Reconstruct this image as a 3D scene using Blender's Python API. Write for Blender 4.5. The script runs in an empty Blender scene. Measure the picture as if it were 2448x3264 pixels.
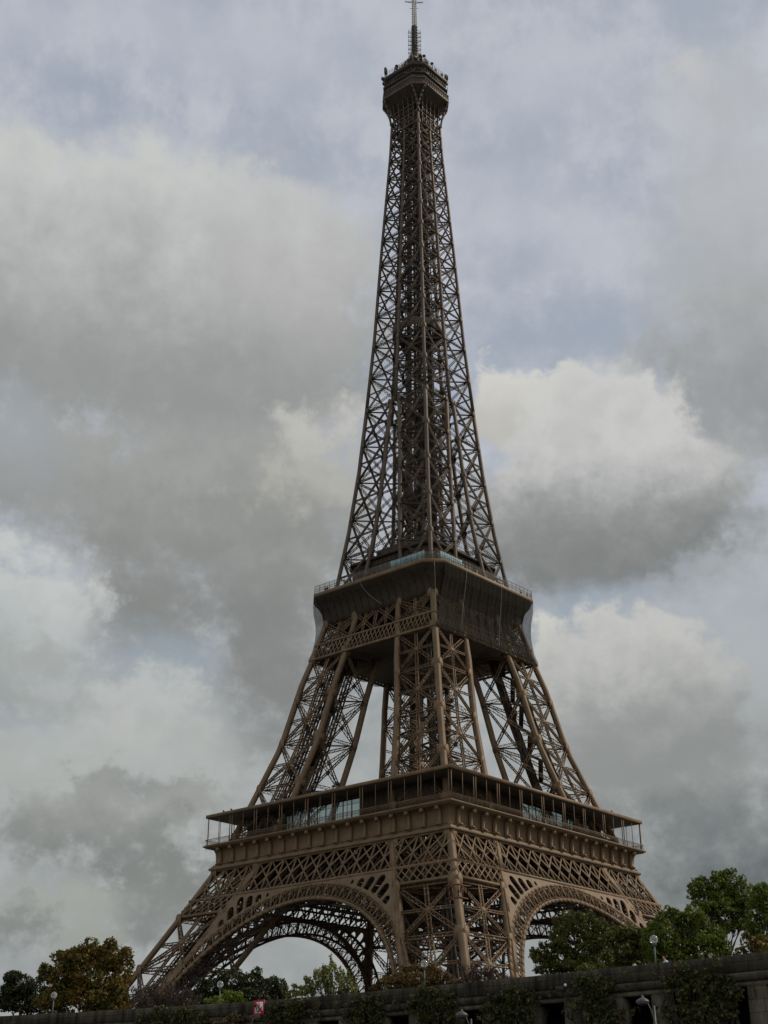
import bpy, math, random
import numpy as np
from mathutils import Vector, Matrix

random.seed(7)
RNG = np.random.default_rng(11)
scene = bpy.context.scene
C = scene.collection
R = math.radians

# ------------------------------------------------------------------ camera
cam_data = bpy.data.cameras.new("camera")
cam = bpy.data.objects.new("camera", cam_data)
C.objects.link(cam)
cam_data.sensor_fit = 'VERTICAL'
cam_data.sensor_height = 24.0
cam_data.lens = 24.0 * 4440.67 / 3264.0
cam_data.clip_end = 9000
cam_data.clip_start = 0.5
CAM = Vector((-245.78, -202.199, -4.212))
rt = Vector((0.65869814, -0.75240392, -0.00225828))
up = Vector((-0.31082152, -0.27484211, 0.90986362))
fw = Vector((0.68520562, 0.59862355, 0.41490132))
cam.matrix_world = Matrix(((rt.x, up.x, -fw.x, CAM.x), (rt.y, up.y, -fw.y, CAM.y),
                           (rt.z, up.z, -fw.z, CAM.z), (0, 0, 0, 1)))
scene.camera = cam

# ------------------------------------------------------------------ light
SUN_AZ, SUN_EL = 122.0, 42.0          # azimuth clockwise from +Y
sd = bpy.data.lights.new("sun", 'SUN')
sd.energy = 2.8
sd.angle = R(5)
sd.color = (1.0, 0.87, 0.69)
sun = bpy.data.objects.new("sun", sd)
C.objects.link(sun)
sv = Vector((math.sin(R(SUN_AZ)) * math.cos(R(SUN_EL)), math.cos(R(SUN_AZ)) * math.cos(R(SUN_EL)), math.sin(R(SUN_EL))))
sun.rotation_euler = sv.to_track_quat('Z', 'Y').to_euler()
sun.location = (0, 0, 400)

scene.view_settings.view_transform = 'Standard'
scene.view_settings.look = 'None'
scene.view_settings.exposure = 0.0
scene.view_settings.gamma = 1.0
scene.view_settings.use_curve_mapping = False
scene.cycles.max_bounces = 6
scene.cycles.transparent_max_bounces = 12


# ------------------------------------------------------------------ sky
def s2l(c):
    out = []
    for v in c:
        v = v / 255.0
        out.append(v / 12.92 if v <= 0.04045 else ((v + 0.055) / 1.055) ** 2.4)
    return out


world = bpy.data.worlds.new("World")
scene.world = world
world.use_nodes = True
wt = world.node_tree
wt.nodes.clear()
WN, WLk = wt.nodes, wt.links


class NT:
    """small helper that writes node maths"""
    def __init__(self, tree):
        self.t = tree

    def val(self, sock, v):
        if isinstance(v, (int, float)):
            sock.default_value = v
        elif isinstance(v, (tuple, list)):
            sock.default_value = v
        else:
            self.t.links.new(v, sock)

    def m(self, op, a, b=None, c=None, clamp=False):
        n = self.t.nodes.new('ShaderNodeMath')
        n.operation = op
        n.use_clamp = clamp
        self.val(n.inputs[0], a)
        if b is not None:
            self.val(n.inputs[1], b)
        if c is not None:
            self.val(n.inputs[2], c)
        return n.outputs[0]

    def mix(self, f, a, b):
        n = self.t.nodes.new('ShaderNodeMix')
        n.data_type = 'RGBA'
        self.val(n.inputs[0], f)
        for s, v in ((n.inputs[6], a), (n.inputs[7], b)):
            if isinstance(v, (tuple, list)):
                s.default_value = (*v[:3], 1)
            else:
                self.t.links.new(v, s)
        return n.outputs[2]

    def smooth(self, v, e0, e1):
        n = self.t.nodes.new('ShaderNodeMapRange')
        n.interpolation_type = 'SMOOTHSTEP'
        self.val(n.inputs[0], v)
        n.inputs[1].default_value = e0
        n.inputs[2].default_value = e1
        n.inputs[3].default_value = 0
        n.inputs[4].default_value = 1
        return n.outputs[0]

    def noise(self, vec, scale, detail=6, rough=0.55, dist=0.0, flat=False):
        n = self.t.nodes.new('ShaderNodeTexNoise')
        if flat:
            n.noise_dimensions = '2D'
        n.inputs['Scale'].default_value = scale
        n.inputs['Detail'].default_value = detail
        n.inputs['Roughness'].default_value = rough
        n.inputs['Distortion'].default_value = dist
        if vec is not None:
            self.t.links.new(vec, n.inputs['Vector'])
        return n.outputs['Fac']

    def comb(self, x, y, z):
        n = self.t.nodes.new('ShaderNodeCombineXYZ')
        self.val(n.inputs[0], x)
        self.val(n.inputs[1], y)
        self.val(n.inputs[2], z)
        return n.outputs[0]


N = NT(wt)
tc = WN.new('ShaderNodeTexCoord')
sep = WN.new('ShaderNodeSeparateXYZ')
WLk.new(tc.outputs['Generated'], sep.inputs[0])
AZ = N.m('MULTIPLY', N.m('ARCTAN2', sep.outputs[0], sep.outputs[1]), 57.29578)
EL = N.m('MULTIPLY', N.m('ARCSINE', sep.outputs[2]), 57.29578)
AEv = N.comb(N.m('MULTIPLY', AZ, 0.87), EL, 0.0)
big = N.m('SUBTRACT', N.noise(AEv, 0.12, 3, flat=True), 0.5)
mid = N.m('SUBTRACT', N.noise(AEv, 0.34, 5, 0.6, flat=True), 0.5)
AEv2 = N.comb(N.m('ADD', N.m('MULTIPLY', AZ, 0.87), 37.0), N.m('ADD', EL, 19.0), 3.0)
mid2 = N.m('SUBTRACT', N.noise(AEv2, 0.30, 6, 0.62, flat=True), 0.5)
fine = N.m('SUBTRACT', N.noise(AEv2, 0.9, 6, 0.62, flat=True), 0.5)
AZw = N.m('ADD', AZ, N.m('ADD', N.m('MULTIPLY', mid, 2.6), N.m('MULTIPLY', big, 1.2)))
ELw = N.m('ADD', EL, N.m('ADD', N.m('MULTIPLY', mid2, 1.8), N.m('MULTIPLY', big, .8)))

def vor(vec, scale):
    n = WN.new('ShaderNodeTexVoronoi')
    n.voronoi_dimensions = '2D'
    n.feature = 'SMOOTH_F1'
    n.inputs['Scale'].default_value = scale
    n.inputs['Smoothness'].default_value = 0.35
    n.inputs['Detail'].default_value = 0.0
    n.inputs['Roughness'].default_value = 0.55
    WLk.new(vec, n.inputs['Vector'])
    return n.outputs['Distance']


VV = N.comb(N.m('ADD', N.m('MULTIPLY', AZ, 0.87), N.m('MULTIPLY', fine, 1.2)), N.m('ADD', EL, N.m('MULTIPLY', mid, 1.5)), 0.7)
puff = N.m('ADD', N.m('SUBTRACT', 0.50, vor(VV, 0.55)), N.m('MULTIPLY', N.m('SUBTRACT', 0.5, vor(VV, 1.5)), 0.5))

nish = WN.new('ShaderNodeTexSky')
nish.sky_type = 'NISHITA'
nish.sun_disc = False
nish.sun_elevation = R(SUN_EL)
nish.sun_rotation = R(SUN_AZ)
nish.altitude = 40
nish.air_density = 1.0
nish.dust_density = 2.0
STR = 0.1


def W_(c):
    return [v / STR for v in s2l(c)]


# high thin veil over the blue, bluish grey and mottled
mott = N.m('ADD', N.m('MULTIPLY', mid, 0.8), N.m('ADD', N.m('MULTIPLY', big, 1.0), N.m('MULTIPLY', fine, 0.35)))
veil = N.mix(N.smooth(mott, -0.30, 0.30), W_((165, 173, 185)), W_((191, 194, 202)))
base = N.mix(0.95, nish.outputs[0], veil)
low = N.mix(N.smooth(N.m('ADD', mott, N.m('MULTIPLY', mid2, 0.6)), -0.30, 0.30), W_((150, 154, 153)), W_((172, 176, 174)))
base = N.mix(N.m('MULTIPLY', N.smooth(EL, 25.0, 14.0), 0.9), base, low)
col = base

# clouds: (lowest, highest elevation, [azimuth, elevation, half width, half height] in degrees)
CL = {
    'blueA': (37.4, 41.7, [(32.76, 40.77, 2.94, 0.93), (34.87, 39.74, 3.41, 0.86), (33.45, 38.51, 2.0, 0.43), (42.57, 38.28, 2.8, 0.89)]),
    'lightA': (41.6, 44.0, [(38.87, 43.0, 4.58, 1.01), (41.33, 42.59, 3.64, 1.02), (30.38, 42.54, 2.03, 0.65), (35.97, 42.97, 2.84, 0.67)]),
    'lightB': (34.0, 44.4, [(50.16, 42.47, 1.47, 1.89), (56.19, 41.37, 2.87, 1.03), (54.71, 36.84, 2.53, 1.26), (58.46, 35.13, 2.0, 1.09)]),
    'blueB': (30.4, 37.9, [(55.71, 34.59, 2.02, 0.91), (57.06, 31.54, 4.35, 1.11), (54.43, 31.69, 1.32, 0.93), (59.79, 37.19, 1.8, 0.71)]),
    'blueC': (29.0, 30.3, [(47.53, 29.65, 0.92, 0.64)]),
    'bankR': (29.0, 41.3, [(66.05, 34.27, 3.97, 5.29), (66.0, 39.43, 2.41, 1.86), (63.59, 32.04, 2.51, 1.99)]),
    'puffR': (40.5, 41.4, [(64.69, 40.92, 0.79, 0.44)]),
    'bankR2': (25.6, 33.1, [(65.18, 28.34, 3.8, 2.73), (66.38, 30.95, 3.03, 2.15), (62.9, 29.91, 2.27, 1.46)]),
    'L1r': (31.1, 38.1, [(43.67, 34.7, 3.4, 2.38), (45.75, 33.28, 2.02, 2.23), (42.65, 36.84, 2.76, 1.26), (46.85, 34.78, 1.37, 1.47)]),
    'L1': (27.8, 39.5, [(31.69, 34.7, 5.49, 3.96), (35.73, 35.57, 4.84, 2.94), (37.07, 38.75, 1.03, 0.79), (39.48, 36.28, 4.07, 2.34), (42.31, 34.63, 4.51, 3.11), (45.07, 33.27, 3.03, 3.34), (35.11, 31.48, 6.96, 3.64), (40.55, 30.82, 7.36, 2.98)]),
    'L2': (15.1, 31.2, [(41.22, 27.1, 6.32, 2.82), (44.76, 29.13, 3.25, 2.07), (38.48, 24.67, 5.3, 3.0), (43.29, 23.02, 4.31, 3.6), (44.44, 19.27, 2.6, 4.14), (38.8, 20.55, 2.76, 1.68), (34.73, 25.68, 4.41, 2.77)]),
    'L2d': (17.6, 25.7, [(44.08, 24.18, 3.94, 1.52), (38.78, 20.74, 2.37, 2.05), (44.21, 20.39, 2.22, 2.83), (39.59, 23.42, 3.04, 1.5)]),
    'lightC': (25.5, 28.0, [(32.39, 26.73, 1.39, 1.28)]),
    'cream': (25.0, 28.6, [(45.89, 26.98, 1.6, 1.23), (45.28, 25.83, 1.27, 0.76), (46.84, 27.85, 0.97, 0.76), (46.55, 25.76, 0.95, 0.76)]),
    'leftL': (17.1, 22.1, [(33.76, 20.2, 2.47, 1.65), (35.35, 19.77, 1.34, 1.01), (33.78, 18.36, 1.69, 1.27), (32.86, 21.41, 0.76, 0.73)]),
    'leftG': (15.6, 18.7, [(35.36, 17.74, 2.83, 0.91), (33.98, 16.55, 2.22, 0.9)]),
    'blueD': (14.7, 19.6, [(39.17, 18.15, 2.14, 1.48), (33.95, 15.19, 1.28, 0.47)]),
    'cream2': (12.3, 17.5, [(38.96, 15.73, 2.09, 1.74), (40.55, 14.69, 1.14, 1.28), (35.02, 13.72, 2.92, 1.25), (41.38, 13.44, 0.95, 1.09), (37.38, 14.2, 2.24, 1.09)]),
    'puffD': (12.8, 13.8, [(39.32, 13.28, 1.12, 0.47), (38.2, 13.33, 0.74, 0.32)]),
    'L3': (9.4, 12.9, [(37.79, 11.52, 3.66, 1.16), (35.45, 11.25, 1.98, 0.88), (40.16, 11.96, 1.67, 0.9), (40.8, 10.54, 1.66, 1.07), (38.98, 10.32, 2.74, 0.88)]),
    'L3b': (7.2, 11.0, [(39.79, 9.11, 1.73, 1.93), (40.85, 9.66, 1.47, 1.06)]),
    'lightD': (5.8, 9.6, [(36.06, 8.66, 3.01, 0.95), (37.06, 7.32, 1.41, 1.53)]),
    'L4': (6.9, 8.6, [(34.57, 7.76, 1.04, 0.85)]),
    'C3t': (27.2, 30.4, [(54.5, 28.77, 1.82, 1.6), (53.65, 29.09, 1.29, 1.13), (56.01, 28.79, 1.28, 1.13)]),
    'C3': (21.0, 29.9, [(57.64, 27.75, 2.31, 2.16), (58.75, 28.43, 1.89, 1.4), (60.35, 27.55, 1.96, 1.86), (61.5, 26.69, 1.52, 1.76), (62.41, 25.67, 1.5, 1.57), (59.29, 25.0, 4.88, 2.99), (56.55, 24.04, 3.89, 3.02), (62.47, 24.36, 1.98, 1.76), (57.89, 22.83, 4.03, 1.69)]),
    'C3r': (23.0, 26.9, [(63.39, 25.39, 1.78, 1.29), (64.65, 25.81, 1.18, 1.1), (64.63, 24.14, 1.16, 1.1)]),
    'C3d': (21.0, 24.6, [(55.42, 22.29, 3.45, 1.23), (58.27, 22.43, 4.41, 1.41), (56.51, 23.47, 3.26, 1.13)]),
    'lightE': (15.9, 23.4, [(64.29, 21.39, 2.85, 2.01), (62.25, 20.46, 3.27, 1.29), (64.25, 17.9, 1.67, 1.99), (59.91, 20.63, 1.57, 0.56)]),
    'blueE': (19.5, 21.0, [(57.71, 20.3, 2.17, 0.75)]),
    'C4l': (17.7, 20.3, [(55.66, 19.32, 0.51, 0.98), (55.81, 18.41, 0.79, 0.75)]),
    'C4': (13.1, 20.1, [(58.96, 18.64, 1.74, 1.48), (60.44, 17.81, 2.29, 1.84), (61.47, 16.64, 2.06, 2.01), (57.69, 17.21, 2.12, 1.67), (59.46, 15.28, 3.76, 2.19), (56.76, 17.81, 1.17, 1.12)]),
    'C4r': (12.7, 17.9, [(63.89, 16.47, 1.1, 1.44), (64.19, 14.28, 1.08, 1.6)]),
    'C4d': (12.2, 16.4, [(60.08, 13.8, 4.08, 1.62), (58.48, 14.96, 2.27, 1.46)]),
    'lowR': (11.2, 13.7, [(61.07, 12.49, 4.19, 1.25), (57.76, 12.81, 1.49, 0.9)]),
    'C6': (7.9, 11.6, [(60.87, 10.37, 5.92, 1.23), (62.57, 9.43, 4.92, 1.56)]),
}


def cloud(col, key, bottom, top, soft=0.5, n=1.0, op=1.0, pf=0.0, rim=0.0, lo=0.0, hi=1.0, tn=1.0):
    e0, e1, blobs = CL[key]
    r = None
    for az, el, ra, re in blobs:
        dx = N.m('DIVIDE', N.m('SUBTRACT', AZw, az), ra)
        dy = N.m('DIVIDE', N.m('SUBTRACT', ELw, el), re)
        q = N.m('SUBTRACT', N.m('SQRT', N.m('ADD', N.m('MULTIPLY', dx, dx), N.m('MULTIPLY', dy, dy))), 1.0)
        q = N.m('MULTIPLY', q, min(ra * .8, re))          # rough distance in degrees
        r = q if r is None else N.m('SMOOTH_MIN', r, q, 0.5)
    r = N.m('ADD', r, N.m('ADD', N.m('MULTIPLY', fine, 2.7 * n), N.m('MULTIPLY', mid2, 2.0 * n)))
    if pf:
        r = N.m('SUBTRACT', r, N.m('MULTIPLY', puff, pf))
    mask = N.smooth(r, soft, -soft)
    if op < 1:
        mask = N.m('MULTIPLY', mask, op)
    if bottom == top:
        return N.mix(mask, col, W_(top))
    t = N.m('DIVIDE', N.m('SUBTRACT', EL, e0), e1 - e0)
    t = N.m('ADD', t, N.m('ADD', N.m('MULTIPLY', mid2, 0.60 * tn), N.m('ADD', N.m('MULTIPLY', big, 0.4 * tn), N.m('MULTIPLY', fine, 0.25 * tn))))
    if pf:
        t = N.m('ADD', t, N.m('MULTIPLY', puff, .12 * pf))
    tt = N.smooth(t, lo, hi)
    c = N.mix(tt, W_(bottom), W_(top))
    if rim:
        edge = N.m('MULTIPLY', N.smooth(r, -2.2, -.1), N.m('MULTIPLY', N.smooth(t, .35, .95), rim))
        c = N.mix(edge, c, W_((216, 215, 210)))
    return N.mix(mask, col, c)


for key, bt, tp_c, soft, n, op, *ex in (
        ('blueA', (150, 160, 176), (150, 160, 176), 1.2, .8, .7),
        ('blueB', (156, 165, 180), (156, 165, 180), 1.2, .8, .6),
        ('lightA', (184, 188, 198), (184, 188, 198), 1.4, .8, .7),
        ('lightB', (184, 188, 198), (184, 188, 198), 1.4, .8, .7),
        ('bankR', (172, 175, 177), (182, 185, 188), 1.5, 1.0, .75),
        ('puffR', (190, 191, 192), (192, 193, 194), .5, .6, .8, .6, 0),
        ('bankR2', (136, 139, 141), (170, 173, 174), 1.2, 1.0, .9, 1.0, 0),
        ('lightE', (172, 179, 184), (180, 186, 190), 1.4, 1.0, .85),
        ('blueC', (142, 155, 178), (142, 155, 178), .8, .6, .8),
        ('L2', (131, 134, 133), (161, 163, 161), 1.3, 1.0, 1.0, .4, 0),
        ('L1', (147, 150, 149), (194, 196, 195), .9, .7, 1.0, .6, .2),
        ('L1r', (172, 172, 171), (192, 193, 193), 1.5, 1.0, .75),
        ('L2d', (127, 130, 128), (142, 144, 141), 1.5, 1.0, .8),
        ('lightC', (160, 167, 176), (160, 167, 176), 1.2, .9, .6),
        ('cream', (178, 177, 170), (192, 191, 185), 1.0, 1.3, .8, 1.0, .3),
        ('leftL', (175, 180, 180), (194, 198, 196), .9, 1.2, .88, .8, .25),
        ('leftG', (156, 161, 159), (160, 165, 163), 1.0, 1.1, .75),
        ('blueD', (150, 161, 171), (150, 161, 171), 1.0, .9, .7),
        ('cream2', (166, 171, 168), (184, 187, 184), 1.0, 1.2, .82, .7, .2),
        ('puffD', (132, 136, 134), (142, 145, 142), .5, 1.0, .8, .6, 0),
        ('L3', (120, 124, 122), (146, 149, 146), .8, 1.1, .95, .6, .1),
        ('L3b', (120, 125, 123), (132, 136, 133), .8, .9, .9, .5, 0),
        ('lightD', (150, 154, 148), (163, 166, 160), .8, 1.0, .85),
        ('L4', (124, 128, 125), (132, 136, 133), .6, .9, .8),
        ('C3t', (186, 185, 179), (203, 202, 197), .35, .6, 1.0, .6, .4),
        ('C3r', (148, 150, 150), (180, 182, 182), 1.3, .9, .85),
        ('C3', (126, 129, 129), (190, 191, 190), .55, .6, 1.0, .7, .45, -.05, .85),
        ('C3d', (124, 127, 126), (134, 137, 136), 2.2, .9, .8),
        ('blueE', (154, 165, 177), (154, 165, 177), .9, .7, .8),
        ('C4r', (166, 170, 171), (172, 176, 177), 1.2, 1.0, .7),
        ('C4l', (186, 187, 180), (199, 200, 194), .28, .5, 1.0, .6, .3),
        ('C4', (136, 140, 140), (182, 183, 181), .45, .6, 1.0, .7, .35, -.1, .9),
        ('C4d', (132, 136, 135), (144, 147, 146), 1.5, .9, .7),
        ('lowR', (120, 125, 125), (146, 149, 148), 1.6, 1.0, .9),
        ('C6', (90, 96, 98), (118, 124, 125), 1.8, .8, .95)):
    col = cloud(col, key, bt, tp_c, soft, n, op, *ex)

# unseen sky, added for light: dimmed overhead, brightened behind the camera as fill
col = N.mix(N.m('MULTIPLY', N.smooth(EL, 46.0, 66.0), 0.9), col, W_((118, 120, 124)))
hdot = N.m('ADD', N.m('MULTIPLY', sep.outputs[0], 0.753), N.m('MULTIPLY', sep.outputs[1], 0.658))
backf = N.m('MULTIPLY', N.smooth(hdot, -0.25, -0.75), N.smooth(EL, -4.0, 4.0))
col = N.mix(backf, col, N.mix(N.smooth(mott, -0.3, 0.3), W_((208, 208, 206)), W_((238, 236, 230))))

bg = WN.new('ShaderNodeBackground')
bg.inputs['Strength'].default_value = STR
WLk.new(col, bg.inputs['Color'])
wo = WN.new('ShaderNodeOutputWorld')
WLk.new(bg.outputs[0], wo.inputs['Surface'])


# ------------------------------------------------------------------ materials
def new_mat(name):
    m = bpy.data.materials.new(name)
    m.use_nodes = True
    nt = m.node_tree
    b = nt.nodes['Principled BSDF']
    return m, nt, b


def mottled(name, c1, c2, scale=0.5, rough=0.6, spec=0.3, detail=6, bump=0.0, coord='Object', metallic=0.0, stretch=(1, 1, 1)):
    m, nt, b = new_mat(name)
    h = NT(nt)
    t = nt.nodes.new('ShaderNodeTexCoord')
    mp = nt.nodes.new('ShaderNodeMapping')
    mp.inputs['Scale'].default_value = stretch
    nt.links.new(t.outputs[coord], mp.inputs['Vector'])
    f = h.noise(mp.outputs[0], scale, detail, 0.62)
    c = h.mix(h.smooth(f, 0.32, 0.68), c1, c2)
    nt.links.new(c, b.inputs['Base Color'])
    b.inputs['Roughness'].default_value = rough
    b.inputs['Specular IOR Level'].default_value = spec
    b.inputs['Metallic'].default_value = metallic
    if bump:
        bn = nt.nodes.new('ShaderNodeBump')
        bn.inputs['Strength'].default_value = bump
        nt.links.new(f, bn.inputs['Height'])
        nt.links.new(bn.outputs[0], b.inputs['Normal'])
    return m


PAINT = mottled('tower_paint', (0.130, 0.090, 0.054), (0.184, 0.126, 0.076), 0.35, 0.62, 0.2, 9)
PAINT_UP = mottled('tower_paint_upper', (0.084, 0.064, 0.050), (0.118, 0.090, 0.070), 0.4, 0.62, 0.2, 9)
PAINT_DARK_SHADE = mottled('machinery_dark_and_shade', (0.045, 0.035, 0.028), (0.07, 0.054, 0.043), 0.6, 0.6, 0.2)  # machinery; also tower paint darkened to stand for shade on inner ironwork
SOFFIT = mottled('dark_soffit_shade', (0.042, 0.035, 0.028), (0.06, 0.049, 0.039), 0.3, 0.8, 0.1)  # underside paint darkened to carry the shade of the overhangs
RUSTRED = mottled('red_primer', (0.13, 0.055, 0.04), (0.18, 0.08, 0.055), 0.8, 0.7, 0.2)
def stone(name, c1, c2, joint, course, block):
    m, nt, b = new_mat(name)
    h = NT(nt)
    t = nt.nodes.new('ShaderNodeTexCoord')
    sp = nt.nodes.new('ShaderNodeSeparateXYZ')
    nt.links.new(t.outputs['Object'], sp.inputs[0])
    yz = h.comb(sp.outputs[1], sp.outputs[2], 0.0)
    bk = nt.nodes.new('ShaderNodeTexBrick')
    bk.inputs['Scale'].default_value = 1.0
    bk.inputs['Mortar Size'].default_value = 0.012
    bk.inputs['Mortar Smooth'].default_value = 0.3
    bk.inputs['Brick Width'].default_value = block
    bk.inputs['Row Height'].default_value = course
    bk.inputs['Color1'].default_value = (.75, .75, .75, 1)
    bk.inputs['Color2'].default_value = (1.1, 1.1, 1.1, 1)
    nt.links.new(yz, bk.inputs['Vector'])
    mp = nt.nodes.new('ShaderNodeMapping')
    mp.inputs['Scale'].default_value = (2.2, 2.2, .28)
    nt.links.new(t.outputs['Object'], mp.inputs['Vector'])
    streak = h.noise(mp.outputs[0], 1.1, 8, .65)
    patch = h.noise(t.outputs['Object'], .55, 6, .6)
    grain = h.noise(t.outputs['Object'], 9.0, 6, .7)
    f = h.m('ADD', h.m('MULTIPLY', streak, .55), h.m('ADD', h.m('MULTIPLY', patch, .35), h.m('MULTIPLY', grain, .22)))
    c = h.mix(h.smooth(f, .40, .72), c1, c2)
    mul = nt.nodes.new('ShaderNodeMix')
    mul.data_type = 'RGBA'
    mul.blend_type = 'MULTIPLY'
    mul.inputs[0].default_value = 1.0
    nt.links.new(c, mul.inputs[6])
    nt.links.new(bk.outputs['Color'], mul.inputs[7])
    c = h.mix(bk.outputs['Fac'], mul.outputs[2], joint)
    # green algae in patches
    alg = h.smooth(h.noise(mp.outputs[0], .8, 7, .6), .55, .70)
    c = h.mix(h.m('MULTIPLY', alg, .6), c, (.022, .027, .012))
    nt.links.new(c, b.inputs['Base Color'])
    b.inputs['Roughness'].default_value = .92
    b.inputs['Specular IOR Level'].default_value = .08
    bn = nt.nodes.new('ShaderNodeBump')
    bn.inputs['Strength'].default_value = .5
    bn.inputs['Distance'].default_value = .05
    nt.links.new(h.m('SUBTRACT', grain, bk.outputs['Fac']), bn.inputs['Height'])
    nt.links.new(bn.outputs[0], b.inputs['Normal'])
    return m


STONE = stone('stained_stone', (0.019, 0.017, 0.013), (0.105, 0.094, 0.073), (0.012, 0.011, 0.009), 0.49, 1.7)
STONE_L = stone('pier_stone', (0.055, 0.050, 0.038), (0.165, 0.147, 0.113), (0.025, 0.022, 0.018), 0.62, 3.0)
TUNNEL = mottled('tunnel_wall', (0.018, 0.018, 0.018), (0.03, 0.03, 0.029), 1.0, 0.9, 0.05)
GROUND = mottled('gravel_ground', (0.06, 0.055, 0.045), (0.11, 0.10, 0.08), 0.4, 0.95, 0.05)
QUAY = mottled('cobbled_quay', (0.06, 0.058, 0.055), (0.11, 0.105, 0.1), 1.5, 0.9, 0.1, 6, 0.3)
BARK = mottled('bark', (0.035, 0.028, 0.02), (0.085, 0.07, 0.052), 3.0, 0.9, 0.05, 6, 0.4)
ALU = mottled('aerial_metal', (0.06, 0.062, 0.05), (0.12, 0.12, 0.10), 1.0, 0.5, 0.3)
MASTM = mottled('mast_metal', (0.42, 0.40, 0.34), (0.55, 0.52, 0.45), 0.6, 0.5, 0.3)
LAMPPOST = mottled('green_post', (0.05, 0.085, 0.075), (0.08, 0.115, 0.10), 2.0, 0.5, 0.3)
GALV = mottled('galvanised', (0.045, 0.048, 0.048), (0.085, 0.09, 0.09), 2.0, 0.5, 0.25)
ROPE = mottled('pale_rope', (0.30, 0.29, 0.26), (0.42, 0.40, 0.36), 1.5, 0.9, 0.1)
TARP = mottled('pale_blue_tarp', (0.13, 0.25, 0.30), (0.30, 0.43, 0.47), 0.9, 0.6, 0.2)
WATER = mottled('river_water', (0.02, 0.028, 0.022), (0.03, 0.038, 0.03), 0.1, 0.08, 0.5, 4, 0.2)
RED = mottled('sign_red', (0.42, 0.012, 0.02), (0.48, 0.02, 0.03), 2.0, 0.5, 0.3)
WHITE = mottled('sign_white', (0.68, 0.68, 0.66), (0.78, 0.78, 0.76), 2.0, 0.5, 0.3)
NAVY = mottled('sign_navy', (0.015, 0.022, 0.035), (0.02, 0.03, 0.045), 2.0, 0.5, 0.3)
SKIN = mottled('skin', (0.42, 0.24, 0.17), (0.50, 0.30, 0.22), 9.0, 0.6, 0.3)
HAIR = mottled('dark_hair', (0.02, 0.014, 0.01), (0.04, 0.028, 0.02), 20.0, 0.7, 0.2)


def glass_mat(name, tint, alpha):
    m = bpy.data.materials.new(name)
    m.use_nodes = True
    nt = m.node_tree
    nt.nodes.clear()
    o = nt.nodes.new('ShaderNodeOutputMaterial')
    mx = nt.nodes.new('ShaderNodeMixShader')
    tr = nt.nodes.new('ShaderNodeBsdfTransparent')
    tr.inputs[0].default_value = (*tint, 1)
    gl = nt.nodes.new('ShaderNodeBsdfGlossy')
    gl.inputs['Roughness'].default_value = 0.03
    gl.inputs['Color'].default_value = (0.75, 0.85, 0.85, 1)
    mx.inputs[0].default_value = alpha
    nt.links.new(tr.outputs[0], mx.inputs[1])
    nt.links.new(gl.outputs[0], mx.inputs[2])
    nt.links.new(mx.outputs[0], o.inputs[0])
    return m


GLASS = glass_mat('pavilion_glass', (0.36, 0.45, 0.44), 0.15)


def net_mat(name, colr, cover):
    m = bpy.data.materials.new(name)
    m.use_nodes = True
    nt = m.node_tree
    nt.nodes.clear()
    h = NT(nt)
    o = nt.nodes.new('ShaderNodeOutputMaterial')
    mx = nt.nodes.new('ShaderNodeMixShader')
    tr = nt.nodes.new('ShaderNodeBsdfTransparent')
    df = nt.nodes.new('ShaderNodeBsdfDiffuse')
    df.inputs[0].default_value = (*colr, 1)
    t = nt.nodes.new('ShaderNodeTexCoord')
    f = h.noise(t.outputs['Object'], 0.5, 5)
    nt.links.new(h.m('ADD', h.m('MULTIPLY', f, 0.3), cover - 0.15, None, True), mx.inputs[0])
    nt.links.new(tr.outputs[0], mx.inputs[1])
    nt.links.new(df.outputs[0], mx.inputs[2])
    nt.links.new(mx.outputs[0], o.inputs[0])
    return m


NET = net_mat('black_netting', (0.036, 0.033, 0.028), 0.70)
NET2 = net_mat('fence_mesh', (0.22, 0.22, 0.20), 0.28)


def leaf_mat(name, cols, scale=0.8):
    m, nt, b = new_mat(name)
    h = NT(nt)
    at = nt.nodes.new('ShaderNodeAttribute')
    at.attribute_name = 'tint'
    t = nt.nodes.new('ShaderNodeTexCoord')
    f = h.noise(t.outputs['Object'], scale, 4)
    v = h.m('ADD', h.m('MULTIPLY', at.outputs['Fac'], 0.55), h.m('MULTIPLY', h.smooth(f, 0.3, 0.7), 0.45))
    rp = nt.nodes.new('ShaderNodeValToRGB')
    rp.color_ramp.elements[0].position = 0.1
    rp.color_ramp.elements[1].position = 0.9
    rp.color_ramp.elements[0].color = (*cols[0], 1)
    rp.color_ramp.elements[1].color = (*cols[-1], 1)
    for i, c in enumerate(cols[1:-1]):
        e = rp.color_ramp.elements.new(0.1 + 0.8 * (i + 1) / (len(cols) - 1))
        e.color = (*c, 1)
    nt.links.new(v, rp.inputs[0])
    nt.links.new(rp.outputs[0], b.inputs['Base Color'])
    b.inputs['Roughness'].default_value = 0.6
    b.inputs['Specular IOR Level'].default_value = 0.25
    tl = nt.nodes.new('ShaderNodeBsdfTranslucent')
    nt.links.new(rp.outputs[0], tl.inputs[0])
    mx = nt.nodes.new('ShaderNodeMixShader')
    mx.inputs[0].default_value = 0.25
    out = nt.nodes['Material Output']
    nt.links.new(b.outputs[0], mx.inputs[1])
    nt.links.new(tl.outputs[0], mx.inputs[2])
    nt.links.new(mx.outputs[0], out.inputs[0])
    return m


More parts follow.
